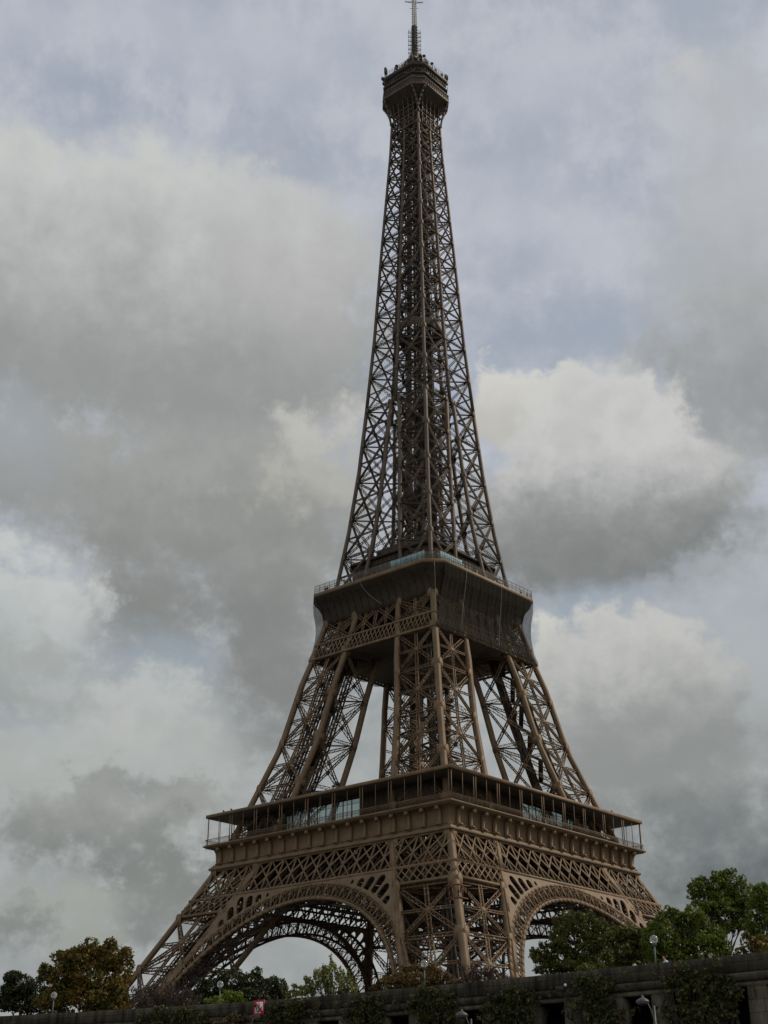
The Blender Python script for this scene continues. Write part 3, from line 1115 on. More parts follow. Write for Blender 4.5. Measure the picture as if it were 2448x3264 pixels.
SP_V, SP_F = curve_fill(loops, 0.35)


def arch_band(m, k, out):
    th_max = 0.0
    for i in range(2000):
        th = i / 2000 * 1.57
        u, z = arc_pt(R_IN, th)
        if u > If(z) + .2 or z < GZ:
            break
        th_max = th
    S = 72
    for (ra, wd, dp) in ((R_IN + .3, .62, .55), (R_EX - .22, .48, .45), (R_EX - .62, .10, .22), (R_IN + .78, .10, .2)):
        i0 = None
        for i in range(S):
            t0, t1 = -th_max + 2 * th_max * i / S, -th_max + 2 * th_max * (i + 1) / S
            a, b = arc_pt(ra, t0), arc_pt(ra, t1)
            m.bar(P(k, a[0], a[1], out), P(k, b[0], b[1], out), wd, dp, FN[k])
    step = 2.5 / 38.7
    n = int(th_max / step)
    for i in range(-n, n + 1):
        th = i * step
        a, b = arc_pt(R_IN + .6, th), arc_pt(R_EX - .4, th)
        m.bar(P(k, *a, out), P(k, *b, out), .24, .34, FN[k])
        if i == n:
            continue
        tc = th + step / 2
        # arched head of the panel
        prev = None
        for q in np.linspace(0, math.pi, 7):
            tt = tc + math.cos(q) * step * .40
            rr = R_EX - 1.45 + math.sin(q) * .72
            p = arc_pt(rr, tt)
            if prev is not None:
                m.bar(P(k, *prev, out), P(k, *p, out), .10, .2, FN[k])
            prev = p
        c0 = arc_pt(R_IN + .75, tc)
        for dq, rr in ((-.30, R_EX - 1.05), (0, R_EX - .75), (.30, R_EX - 1.05)):
            p = arc_pt(rr, tc + dq * step)
            m.bar(P(k, *c0, out), P(k, *p, out), .06, .14, FN[k])
        # little scroll ring at the foot
        prev = None
        for q in np.linspace(0, math.pi, 5):
            p = arc_pt(R_IN + .62 + math.sin(q) * .5, tc + math.cos(q) * step * .30)
            if prev is not None:
                m.bar(P(k, *prev, out), P(k, *p, out), .07, .16, FN[k])
            prev = p
    return th_max


for k in range(4):
    m = MB()
    thm = arch_band(m, k, -0.1)
    ar = part('arch', m, PAINT, TW)
    # second rib and the lacy soffit behind it
    m = MB()
    S = 40
    for ra in (R_IN + .3, R_EX - .3):
        for i in range(S):
            a, b = arc_pt(ra, -thm + 2 * thm * i / S), arc_pt(ra, -thm + 2 * thm * (i + 1) / S)
            m.bar(P(k, *a, -4.4), P(k, *b, -4.4), .5, .4, FN[k])
            if i % 2 == 0:
                m.truss(P(k, *a, -.5), P(k, *a, -4.4), UZ, .5, .12, .2, .7)
                m.bar(P(k, *a, -.4), P(k, *b, -4.4), .14, .14, UZ)
                m.bar(P(k, *b, -.4), P(k, *a, -4.4), .14, .14, UZ)
    for i in range(S + 1):
        a, b = arc_pt(R_IN + .4, -thm + 2 * thm * i / S), arc_pt(R_EX - .3, -thm + 2 * thm * i / S)
        m.bar(P(k, *a, -4.4), P(k, *b, -4.4), .28, .2, FN[k])
        if i < S:
            a2, b2 = arc_pt(R_IN + .4, -thm + 2 * thm * (i + 1) / S), arc_pt(R_EX - .3, -thm + 2 * thm * (i + 1) / S)
            m.bar(P(k, *a, -4.4), P(k, *b2, -4.4), .14, .14, FN[k])
            m.bar(P(k, *b, -4.4), P(k, *a2, -4.4), .14, .14, FN[k])
    part('inner_rib', m, PAINT_DARK_SHADE, ar)  # same tower paint, shade under the arch put into the colour
    m = MB()
    i0 = len(m.v)
    for (u, z, e) in SP_V:
        m.v.append(tuple(P(k, u, z, -.12 + e)))
    m.f = [tuple(q + i0 for q in f) for f in SP_F]
    part('spandrel', m, PAINT, ar)
    # belt lattice between 45 and 51.7
    m = MB()
    zt, zb = 51.55, 45.05
    for z, h in ((zt, .42), (zb, .55)):
        m.bar(P(k, -Wf(z), z, -.02), P(k, Wf(z), z, -.02), h, .45, FN[k])
    s = 3.70

    def belt_bar(mm, ut, ub, out, w, t):
        """bar from (ut, top) to (ub, bottom) cut where it would leave the face"""
        f = np.linspace(0, 1, 81)
        u_, z_ = ut + (ub - ut) * f, zt + (zb - zt) * f
        ok = np.abs(u_) <= np.interp(z_, WZ[:, 0], WZ[:, 1]) - .25
        if ok.sum() < 12:
            return
        i0_, i1_ = np.argmax(ok), len(ok) - 1 - np.argmax(ok[::-1])
        mm.bar(P(k, u_[i0_], z_[i0_], out), P(k, u_[i1_], z_[i1_], out), w, t, FN[k])

    for i in range(-10, 11):
        u0 = i * s
        belt_bar(m, u0, u0, 0.0, .36, .24)
        belt_bar(m, u0, u0 + 1.8 * s, -.04, .33, .20)
        belt_bar(m, u0, u0 - 1.8 * s, -.08, .33, .20)
    # narrow belt across each leg
    zb2 = 41.6
    for sgn in (-1, 1):
        a0, a1 = If(zb2), Wf(zb2)
        m.bar(P(k, sgn * a0, zb2), P(k, sgn * (a1 - .05), zb2), .5, .42, FN[k])
        n = 8
        for i in range(-1, n + 1):
            for (x, y) in ((i, i + 1.5), (i + 1.5, i)):
                ft, fb = x / n, y / n
                z_t, z_b = zb - .2, zb2 + .2
                if max(ft, fb) > 1.0:
                    cut = (1.0 - min(ft, fb)) / abs(ft - fb)
                    if fb > ft:
                        z_b = z_t + (z_b - z_t) * cut
                        fb = 1.0
                    else:
                        z_t = z_b + (z_t - z_b) * cut
                        ft = 1.0
                if min(ft, fb) < 0.0:
                    cut = max(ft, fb) / abs(ft - fb)
                    if fb < ft:
                        z_b = z_t + (z_b - z_t) * cut
                        fb = 0.0
                    else:
                        z_t = z_b + (z_t - z_b) * cut
                        ft = 0.0
                ut = If(z_t) + (Wf(z_t) - If(z_t)) * ft
                ub = If(z_b) + (Wf(z_b) - If(z_b)) * fb
                m.bar(P(k, sgn * ut, z_t), P(k, sgn * ub, z_b), .24, .2, FN[k])
        # post along the inner edge of the leg, 1.3 m flat plate, down to the ground
        for za, zc in ((GZ, 24), (24, 30.4), (30.4, 36), (36, 41.5), (41.5, 45), (45, 51.6)):
            m.bar(P(k, sgn * (If(za) + .25), za, .03), P(k, sgn * (If(zc) + .25), zc, .03), 1.3, .12, FN[k])
    bg_ = part('belt_girder', m, PAINT, TW)
    rg = MB()
    s = 3.92
    # second plane of the box girder
    for i in range(-11, 12):
        u0, u1 = i * s, (i + 1) * s
        if abs(u0) < Wf(zt) - 3 and abs(u1) < Wf(zt) - 3:
            rg.bar(P(k, u0, zt, -3.2), P(k, u1, zb, -3.2), .3, .2, FN[k])
            rg.bar(P(k, u1, zt, -3.2), P(k, u0, zb, -3.2), .3, .2, FN[k])
            rg.truss(P(k, u0, zb, -.3), P(k, u0, zb, -3.2), UZ, .5, .12, .2, .7)
    part('rear_lattice', rg, PAINT_DARK_SHADE, bg_)  # darkened behind the front bars, shade in the colour for contrast
    # frieze
    m = MB()
    strip(m, k, [(33.6, 51.75), (34.45, 51.75), (34.5, 51.95), (34.5, 52.25), (34.2, 52.35), (34.2, 52.55), (33.6, 52.62), (33.5, 53.1), (33.6, 53.1), (33.6, 53.25),
                 (33.4, 53.3), (33.4, 54.6), (33.5, 55.5), (33.8, 56.25), (34.6, 56.5), (35.2, 56.6), (35.15, 56.75), (35.45, 56.8), (35.6, 56.95), (35.6, 57.15), (35.3, 57.22)])
    # rows of relief along the foot of the frieze
    for i in range(90):
        u = -34.2 + 68.4 * (i + .5) / 90
        m.bar(P(k, u - .22, 52.8, 0, 33.6), P(k, u + .22, 52.8, 0, 33.6), .26, .12, FN[k])
    fz = part('frieze', m, PAINT, TW)
    bm_ = None
    for i in range(1, 18):
        u = -35.3 + 70.6 * i / 18.0
        mm = MB()
        o_ = np.zeros(3)
        q = lambda w, z, du=0: P(k, du, z, 0, w)
        if bm_ is None:
            for s_ in (0,):
                prof = [(33.3, 52.7), (34.55, 52.7), (34.55, 53.3), (34.25, 53.4), (34.35, 55.2), (34.7, 55.6), (34.7, 55.8), (33.5, 56.4)]
                hw = .19
                mm.loft([[q(w, z, -hw) for w, z in prof], [q(w, z, hw) for w, z in prof]], True, True)
            c = q(34.85, 56.05)
            mm.ball(c, .50, 10, 8)
            mm.bar(q(34.65, 53.0, -.42), q(34.65, 53.0, .42), .3, .3, FN[k])
            b = part('bracket', mm, PAINT, fz, None)
            bm_ = b
        else:
            b = bm_.copy()
            C.objects.link(b)
            b.parent = fz
        b.location = tuple(FT[k] * u)

# first floor deck with a central void, girders below
m = MB()
sq = lambda w, z: [(-w, -w, z), (w, -w, z), (w, w, z), (-w, w, z)]
m.loft([sq(14, 56.55), sq(34.6, 56.55), sq(34.6, 57.18), sq(14, 57.18), sq(14, 56.55)])
part('first_floor_deck', m, SOFFIT, TW)
m = MB()
for off in (-24, -18.4, -12.5, -7, 0, 7, 12.5, 18.4, 24):
    lo = 45.5 if abs(off) > 10 else 49.5
    if abs(off) > 13:
        spans = [(-33, 33)]
    else:
        spans = [(-33, -14.2), (14.2, 33)]
    for a, b in spans:
        h = 56.4 - lo
        zc = (56.4 + lo) / 2
        m.truss((off, a, zc), (off, b, zc), (1, 0, 0), h, .4, .4, 3.0, .28, True)
        m.truss((a, off, zc), (b, off, zc), (0, 1, 0), h, .4, .4, 3.0, .28, True)
for z in (45.6, 50.5):
    for off in np.arange(-30, 31, 5.0):
        if abs(off) > 12:
            m.truss((off, -31, z), (off, 31, z), UZ, 1.0, .2, .3, 1.2, .14)
            m.truss((-31, off, z), (31, off, z), UZ, 1.0, .2, .3, 1.2, .14)
part('floor_girders', m, PAINT_DARK_SHADE, TW)

# gallery: railing, posts, roof, glass
RF = (63.4, 64.15)
for k in range(4):
    m = MB()
    rail_grid(m, k, 35.2, 57.22, 58.55)
    gr = part('gallery_railing', m, PAINT, TW)
    post_far = MB()
    for i in range(0, 10):
        u = -35.0 + 70.0 * i / 9
        for d in (-.36, .36):
            uu = u + d
            if abs(uu) > 35.1:
                continue
            mm = MB() if k < 2 else post_far
            mm.bar(P(k, uu, 57.2, 0, 35.0), P(k, uu, RF[0] + .05, 0, 35.0), .15, .15, FN[k])
            if k < 2:
                part('post', mm, PAINT, gr)
        if i < 9:
            mm = MB() if k < 2 else post_far
            mm.bar(P(k, u + 3.889, 57.2, 0, 35.0), P(k, u + 3.889, RF[0] + .05, 0, 35.0), .10, .10, FN[k])
            if k < 2:
                part('post', mm, PAINT, gr)
    if k >= 2:
        tag(part('post', post_far, PAINT, gr), kind='stuff')
m = MB()
m.loft([sq(27.0, RF[0]), sq(34.9, RF[0]), sq(35.3, RF[0] - .08), sq(35.3, RF[1] - .1), sq(35.0, RF[1]), sq(27.0, RF[1] - .2), sq(27, RF[0])])
rf = part('gallery_roof', m, PAINT, TW)
m = MB()
m.loft([sq(27.1, RF[0] - .05), sq(34.8, RF[0] - .05), sq(34.8, RF[0] - .02), sq(27.1, RF[0] - .02), sq(27.1, RF[0] - .05)])
part('roof_soffit', m, PAINT_DARK_SHADE, rf)
for k in range(4):
    g0, g1 = (-7.0, 18.0) if k in (0, 2) else (-4.5, 21.0)
    m = MB()
    for (wd,) in ((30.0,),):
        n = 10
        for i in range(n):
            a, b = g0 + (g1 - g0) * i / n + .06, g0 + (g1 - g0) * (i + 1) / n - .06
            m.face([P(k, a, 57.3, 0, wd), P(k, b, 57.3, 0, wd), P(k, b, 63.2, 0, wd), P(k, a, 63.2, 0, wd)])
    gl = part('glass_wall', m, GLASS, TW)
    m = MB()
    for i in range(n + 1):
        u = g0 + (g1 - g0) * i / n
        m.bar(P(k, u, 57.25, 0, 30.02), P(k, u, 63.3, 0, 30.02), .14 if i % 3 else .5, .2, FN[k])
    for z in (59.4, 61.6):
        m.bar(P(k, g0, z, 0, 30.02), P(k, g1, z, 0, 30.02), .07, .1, FN[k])
    m.bar(P(k, g0, 63.0, 0, 30.02), P(k, g1, 63.0, 0, 30.02), .6, .2, FN[k])
    part('glazing_frame', m, PAINT_DARK_SHADE, gl)
    # inner pavilion wall, floor furniture line
    m = MB()
    for i in range(14):
        u = g0 + (g1 - g0) * (i + .5) / 14
        m.box(tuple(P(k, u, 57.85, 0, 27.6 - (i % 2) * .8)), (.9, .9, .75))
        m.bar(P(k, u, 58.2, 0, 28.6), P(k, u + .5, 58.95, 0, 28.6), .08, .5, FN[k])
    part('terrace_seating', m, PAINT_DARK_SHADE, TW)
    # closed kiosk boxes flanking the glass, widened to keep the gallery corner dark
    for a, b, dd, hh in ((-27.5, g0 - .12, 29.9, 6.0), (g1 + .15, g1 + 2.3, 29.6, 5.9)):
        m = MB()
        c = P(k, (a + b) / 2, 57.2 + hh / 2, 0, dd - 1.6)
        sx_, sy_ = (3.2, b - a) if k in (0, 2) else (b - a, 3.2)
        m.box(tuple(c), (sx_, sy_, hh))
        for q in np.linspace(a + .4, b - .4, max(2, int((b - a) / 1.3))):
            m.bar(P(k, q, 57.3, 0, dd + .03), P(k, q, 57.2 + hh - .1, 0, dd + .03), .1, .1, FN[k])
        part('kiosk_infill', m, PAINT_DARK_SHADE, TW)

# lamps and cameras on the roof edge
m = MB()
for (u, k, s) in ((4.0, 0, 1.0), (-4.3, 0, 1.3), (-3.2, 0, .8), (14, 0, .7), (28, 0, .5), (30.5, 0, .5), (24, 1, .5)):
    p = P(k, u, RF[1], 0, 34.4)
    m.bar(p, p + UZ * .7 * s, .14, .14, (1, 0, 0))
    m.box(tuple(p + UZ * .8 * s), (.9 * s, .6 * s, .4 * s), .4)
part('roof_spotlights', m, PAINT_DARK_SHADE, TW)

# work cage clamped on the front corner column
m = MB()
cc = np.array([-40.6, -40.6, 38.4]) + np.array([.55, .55, 0])
for zz in (37.1, 39.4):
    m.loft([[(cc[0] + a * r, cc[1] + b * r, zz + h) for a, b in ((-1, -1), (1, -1), (1, 1), (-1, 1))] for r, h in ((1.0, 0), (1.45, 0), (1.45, .2), (1.0, .2), (1.0, 0))])
for a in (-1.35, 0, 1.35):
    for b in (-1.35, 1.35):
        m.bar((cc[0] + a, cc[1] + b, 37.2), (cc[0] + a, cc[1] + b, 39.5), .12, .12, (1, 0, 0))
        m.bar((cc[0] + b, cc[1] + a, 37.2), (cc[0] + b, cc[1] + a, 39.5), .12, .12, (1, 0, 0))
part('maintenance_cage', m, RUSTRED, TW)

# ------------------------------------------------------------------ second level
for k in range(4):
    m = MB()
    zt, zb = 104.75, 101.1
    m.bar(P(k, -Wf(zt) + .02, zt), P(k, Wf(zt) - .02, zt), .40, .42, FN[k])
    m.bar(P(k, -Wf(zb) + .02, zb), P(k, Wf(zb) - .02, zb), .48, .42, FN[k])
    s = 1.22
    n = int(Wf(zb) / s) + 1
    for i in range(-n, n + 1):
        for (a, b) in ((i, i + 1.6), (i + 1.6, i)):
            ut, ub = a * s, b * s
            if abs(ut) < Wf(zt) - .2 and abs(ub) < Wf(zb) - .2:
                m.bar(P(k, ut, zt - .1), P(k, ub, zb + .1), .20, .18, FN[k])
    part('second_belt', m, PAINT, TW)
    m = MB()
    z0, z1 = 104.9, 110.4
    us = [-1, -.5, 0, .5, 1]
    for sgn in (-1, 1):
        edges = [(0.0, 0.0), (If(z0) + .4, If(z1) + .4), (Wf(z0) - .5, Wf(z1) - .5)]
        for (a0, a1), (b0, b1) in zip(edges[:-1], edges[1:]):
            p00, p01 = P(k, sgn * a0, z0, -.3), P(k, sgn * a1, z1, -.3)
            p10, p11 = P(k, sgn * b0, z0, -.3), P(k, sgn * b1, z1, -.3)
            m.truss(p00, p11, FN[k], .8, .14, .3, .8)
            m.truss(p10, p01, FN[k], .8, .14, .3, .8)
            m.truss((p00 + p10) / 2, (p01 + p11) / 2, FN[k], .7, .14, .3, .8)
        m.bar(P(k, sgn * (If(z0) + .5), z0, -.2), P(k, sgn * (If(z1) + .5), z1, -.2), 1.0, .5, FN[k])
    m.truss(P(k, 0, z0, -.3), P(k, 0, z1, -.3), FN[k], .8, .14, .3, .8)
    part('second_floor_truss', m, PAINT, TW)
    # cantilever ribs under the overhang
    rib = None
    for i in range(-8, 9):
        if rib is None:
            m = MB()
            pr = [(17.15, 109.9), (17.25, 111.4), (17.85, 113.2), (18.95, 114.8), (20.3, 116.0)]
            for (w0, za), (w1, zc) in zip(pr[:-1], pr[1:]):
                m.bar(P(k, 0, za, .03, w0), P(k, 0, zc, .03, w1), .10, .14, FN[k])
            rib = part('cantilever_rib', m, SOFFIT, TW)
            o = rib
        else:
            o = rib.copy()
            C.objects.link(o)
        o.location = tuple(FT[k] * (i * 2.1))
C2 = 3.57
m = MB()
m.loft([octo(17.1, .3, 109.9), octo(17.2, .4, 111.4), octo(17.8, .9, 113.2), octo(18.9, 2.0, 114.8), octo(20.3, 3.3, 116.0), octo(20.5, C2, 116.25)], True, False)
part('second_floor_cornice', m, SOFFIT, TW)
m = MB()
m.loft([octo(20.45, C2, 116.25), octo(20.62, C2, 116.3), octo(20.62, C2, 117.15), octo(20.4, C2, 117.2), octo(20.4, C2, 116.6)], True, True)
part('second_floor_edge', m, PAINT, TW)
m = MB()
m.loft([sq(18.95, 101.45), sq(18.7, 102.4)], True, True)
part('second_floor_soffit', m, PAINT_DARK_SHADE, TW)


m = MB()
oct_rail(m, 20.45, C2, 117.15, 119.1, 1.6, .07, (118.2, 119.1, 117.7))
m2 = MB()
m2.loft([octo(20.42, C2, 117.2), octo(20.42, C2, 119.1)])
r2 = part('second_floor_railing', m, PAINT_UP, TW)
part('railing_mesh', m2, NET2, r2)
# upper deck of the second level with its rooms
m = MB()
m.loft([octo(13.3, 2.6, 116.6), octo(13.3, 2.6, 124.6)], True, True)
m.loft([octo(9.0, 2.0, 125.3), octo(9.0, 2.0, 129.2)], True, True)
up2 = part('second_floor_rooms', m, PAINT_DARK_SHADE, TW)
m = MB()
oct_rail(m, 13.38, 2.6, 116.7, 124.6, 1.3, .16, (118.2, 120.9, 123.4), .12)
part('window_frame', m, SOFFIT, up2)
m = MB()
m.loft([octo(13.3, 2.6, 124.7), octo(14.0, 2.7, 124.8), octo(14.0, 2.7, 125.3), octo(13.2, 2.6, 125.32)], True, True)
ud = part('upper_deck', m, SOFFIT, TW)
m = MB()
oct_rail(m, 13.8, 2.7, 125.3, 127.9, 1.7, .06, (126.6, 127.9), .08)
part('railing', m, GALV, ud)

# ------------------------------------------------------------------ top level
W3, C3 = 8.02, 2.79
m = MB()
m.loft([octo(5.0, .3, 266.6), octo(5.6, .9, 268.6), octo(7.85, 2.74, 269.9), octo(7.9, 2.75, 270.0)], True, True)
tp = part('top_gallery', m, PAINT_DARK_SHADE, TW)
m = MB()
m.loft([octo(7.85, 2.76, 269.95), octo(8.1, C3, 270.0), octo(8.1, C3, 270.5), octo(7.95, C3, 270.55), octo(7.95, C3, 272.3), octo(8.1, C3, 272.35), octo(8.1, C3, 272.6), octo(7.7, C3, 272.6)])
part('gallery_band', m, PAINT_UP, tp)
m = MB()
oct_rail(m, 8.0, C3, 270.5, 272.4, .95, .13, (271.3,), .06)
part('gallery_posts', m, PAINT_DARK_SHADE, tp)
m = MB()
m.loft([octo(7.4, 2.6, 272.6), octo(7.4, 2.6, 274.2)], True, True)
part('window_band', m, GALV, tp)
for sx, sy in SG:
    for q in (0, 1):
        m = MB()
        pts = []
        for t in np.linspace(0, 1, 7):
            z = 262.4 + 7.5 * t
            base = 5.1
            ex = (t ** 1.9)
            a = base + (7.9 - base) * ex
            b = base + (7.9 - C3 - base) * ex
            pts.append(np.array([sx * a, sy * b, z]) if q == 0 else np.array([sx * b, sy * a, z]))
        for p0, p1 in zip(pts[:-1], pts[1:]):
            m.bar(p0, p1, .50, .50, (sx, -sy, 0.1))
        part('gallery_bracket', m, PAINT_UP, tp)
for k in range(4):
    m = MB()
    for u in (-3.4, -1.7, 0, 1.7, 3.4):
        prev = None
        for t in np.linspace(0, 1, 6):
            p = P(k, u * (1 + .06 * t), 258.6 + 10.0 * t, .02, 5.15 + .5 * t * t)
            if prev is not None:
                m.bar(prev, p, .28, .25, FN[k])
            prev = p
    for u in (-3.4, -1.7, 0, 1.7):
        m.bar(P(k, u, 259, 0, 5.1), P(k, u + 1.7, 262.4, 0, 5.1), .16, .14, FN[k])
        m.bar(P(k, u + 1.7, 259, 0, 5.1), P(k, u, 262.4, 0, 5.1), .16, .14, FN[k])
        m.bar(P(k, u, 262.6, 0, 5.1), P(k, u + 1.7, 265.4, 0, 5.2), .14, .12, FN[k])
        m.bar(P(k, u + 1.7, 262.6, 0, 5.1), P(k, u, 265.4, 0, 5.2), .14, .12, FN[k])
    for z in (258.8, 262.5, 265.6):
        m.bar(P(k, -5.0, z, 0, 5.12), P(k, 5.0, z, 0, 5.12), .35, .3, FN[k])
    part('gallery_lattice', m, PAINT_UP, tp)
# cabin above, upper aerial platform, small gothic arches, lantern
m = MB()
m.loft([octo(7.0, 2.5, 274.2), octo(7.9, C3, 274.3), octo(7.9, C3, 274.75), octo(6.6, 2.4, 274.8), octo(6.3, 2.3, 277.2), octo(7.55, 2.65, 277.35), octo(7.75, 2.7, 277.8),
        octo(7.6, 2.65, 278.6), octo(4.0, 1.5, 279.0), octo(3.2, 1.2, 281.5), octo(2.2, .8, 284.5), octo(1.5, .5, 286.5)], False, True)
cab = part('top_cabin', m, PAINT_DARK_SHADE, TW)
m = MB()
for i in range(8):
    r = octo(7.0, 2.6, 0)
    a, b = np.array(r[i]), np.array(r[(i + 1) % 8])
    for t0, t1, f0, f1 in ((0, .25, 0, .7), (.25, .5, .7, 1), (.5, .75, 1, .7), (.75, 1, .7, 0)):
        m.bar(a + (b - a) * t0 + UZ * (274.8 + 2.3 * f0), a + (b - a) * t1 + UZ * (274.8 + 2.3 * f1), .3, .3, UZ + np.array([.01, .02, 0]))
    m.bar(a + UZ * 274.7, a * .72 + UZ * 283, .35, .3, (a[0], a[1], 0))
part('cabin_arch', m, PAINT_UP, cab)
m = MB()
for (a, s) in ((-1, 0), (1, 0), (0, 1), (0, -1)):
    pass
for sx, sy in SG:
    m.bar((sx * 1.5, sy * 1.5, 280), (sx * .75, sy * .75, 289.5), .35, .35, (sx, -sy, 0.1))
for z in (283, 286, 289):
    w = 1.5 - .75 * (z - 280) / 9.5
    for k in range(4):
        m.bar(P(k, -w, z, 0, w), P(k, w, z, 0, w), .3, .25, FN[k])
part('lantern', m, PAINT_UP, cab)
rr = random.Random(5)
m = MB()
m.loft([octo(3.6, 1.4, 281.0), octo(4.5, 1.7, 281.3), octo(4.6, 1.7, 281.9), octo(4.4, 1.6, 282.1), octo(2.6, .9, 282.3)], True, True)
for i in range(8):
    r = octo(7.5, 2.6, 0)
    r4 = octo(4.5, 1.7, 0)
    for f in (0, .33, .66):
        a = np.array(r[i]) * (1 - f) + np.array(r[(i + 1) % 8]) * f
        b = np.array(r4[i]) * (1 - f) + np.array(r4[(i + 1) % 8]) * f
        m.bar(a + UZ * 278.6, b + UZ * 281.6, .14, .14, (a[0], a[1], 0))
        m.bar(b + UZ * 282, b * .45 + UZ * 286.8, .12, .12, (a[0], a[1], 0))
part('aerial_tier', m, PAINT_DARK_SHADE, cab)
m = MB()
oct_rail(m, 4.5, 1.7, 282.0, 283.2, .8, .07, (282.6, 283.2), .06)
part('aerial_tier_rail', m, ALU, cab)
m = MB()
oct_rail(m, 7.7, 2.7, 278.6, 279.9, .9, .07, (279.2, 279.9), .06)
oct_rail(m, 7.9, 2.8, 274.8, 275.9, .9, .06, (275.3, 275.9), .05)
part('aerial_platform_rail', m, ALU, cab)
for i in range(84):
    m = MB()
    ring = octo(rr.choice((7.6, 7.3, 6.4, 5.2, 7.8)), 2.6, 0)
    e = rr.randrange(8)
    t = rr.random()
    p = np.array(ring[e]) * (1 - t) + np.array(ring[(e + 1) % 8]) * t
    zb_ = 278.7 if rr.random() < .72 else 274.8
    if i % 5 == 4:
        p = p * .58
        zb_ = 282.0
    h = rr.uniform(.9, 2.3) + (8 - np.hypot(p[0], p[1]) * .85) * .25
    h = min(max(.8, h), 3.0)
    kind = i % 4
    a = p + UZ * zb_
    b = a + UZ * h + np.array([rr.uniform(-.25, .25), rr.uniform(-.25, .25), 0])
    m.bar(a, b, .14, .14, (1, 0, 0))
    if kind == 0:
        m.box(tuple(b - UZ * .6), (rr.uniform(.6, 1.1), .6, rr.uniform(1.2, 2.0)), rr.random())
    elif kind == 1:
        m.lathe(tuple(b), [(.02, -.2), (.48, -.16), (.54, 0), (.46, .16), (.02, .2)], 8)
    elif kind == 2:
        for q in range(4):
            zz = a + (b - a) * (.4 + .18 * q)
            m.bar(zz - np.array([.45, .2, 0]), zz + np.array([.45, -.2, 0]), .06, .06, UZ)
    else:
        m.bar(b - UZ * .2, b + np.array([rr.uniform(-1, 1), rr.uniform(-1, 1), rr.uniform(.3, .9)]), .05, .05, UZ + np.array([.1, .2, 0]))
        m.box(tuple(b - UZ * .7), (.9, .6, .8), rr.random())
    part('aerial', m, ALU, cab)
for i in range(34):
    m = MB()
    e = rr.random() * 6.283
    r0 = rr.uniform(1.6, 3.2)
    a = np.array([r0 * math.cos(e), r0 * math.sin(e), 281 + (3.2 - r0) * 2.2])
    h = rr.uniform(1.6, 4.4)
    m.bar(a, a + UZ * h, .14, .14, (1, 0, 0))
    m.bar(a + UZ * h * .5, a + UZ * h * .9, .34, .3, (1, 0, 0))
    if i % 3 == 0:
        m.bar(a + np.array([-.5, .5, h * .7]), a + np.array([.5, -.5, h * .7]), .08, .08, UZ)
    part('whip_antenna', m, ALU, cab)

# mast
m = MB()
m.box((0, 0, 293.5), (.55, .55, 12))
for sx, sy in SG:
    m.bar((sx * .66, sy * .66, 286), (sx * .55, sy * .55, 299.5), .24, .24, (1, 0, 0))
for z in np.arange(287, 299.2, 1.0):
    for k in range(4):
        m.bar(P(k, -.6, z, 0, .6), P(k, .6, z + 1, 0, .6), .13, .1, FN[k])
        m.bar(P(k, .6, z, 0, .6), P(k, -.6, z + 1, 0, .6), .13, .1, FN[k])
        m.box(tuple(P(k, 0, z + .5, 0, .58)), (.7, .7, .55))
mast = part('mast', m, ALU, TW)
m = MB()
for dx, dy in ((-1, 1), (1, -1), (-1, -1), (1, 1)):
    for r in (.9, 1.25):
        m.bar((dx * r, dy * r, 287.5), (dx * r, dy * r, 298.8), .07, .07, (1, 0, 0))
    for z in np.arange(287.8, 299, 1.6):
        m.bar((dx * .5, dy * .5, z), (dx * 1.4, dy * 1.4, z), .16, .14, UZ)
        m.bar((dx * .9, dy * .9, z + .5), (dx * 1.35, dy * 1.35, z + .5), .10, .10, UZ)
part('dipole_array', m, ALU, mast)
m = MB()
for sx, sy in SG:
    m.bar((sx * .40, sy * .40, 299), (sx * .34, sy * .34, 322), .17, .17, (1, 0, 0))
    for z in np.arange(299.5, 321.5, .8):
        pass
for z in np.arange(299.5, 321.5, .8):
    for k in range(4):
        m.bar(P(k, -.4, z, 0, .40), P(k, .4, z, 0, .40), .12, .10, FN[k])
m.box((0, 0, 310.5), (.2, .2, 22))
for z in np.arange(300.5, 311, 1.1):
    m.bar((-.55, .55, z), (-.38, .38, z), .12, .25, UZ)
    m.bar((.55, -.55, z), (.38, -.38, z), .12, .25, UZ)
part('mast_top', m, MASTM, mast)
m = MB()
for zz in (309.6,):
    for dx, dy in ((-1, 1), (1, -1)):
        m.bar((0, 0, zz - .4), (dx * 1.85, dy * 1.85, zz), .13, .13, UZ)
        m.bar((0, 0, zz + .2), (dx * 1.85, dy * 1.85, zz + .05), .10, .10, UZ)
        m.bar((dx * 1.85, dy * 1.85, zz - .35), (dx * 1.85, dy * 1.85, zz + .5), .10, .10, (1, 0, 0))
    m.bar((.55, -.55, 307.3), (.9, -.9, 307.3), .1, .1, UZ)
    m.bar((-.55, .55, 307.0), (-.9, .9, 307.0), .1, .1, UZ)
part('crossarm', m, ALU, mast)


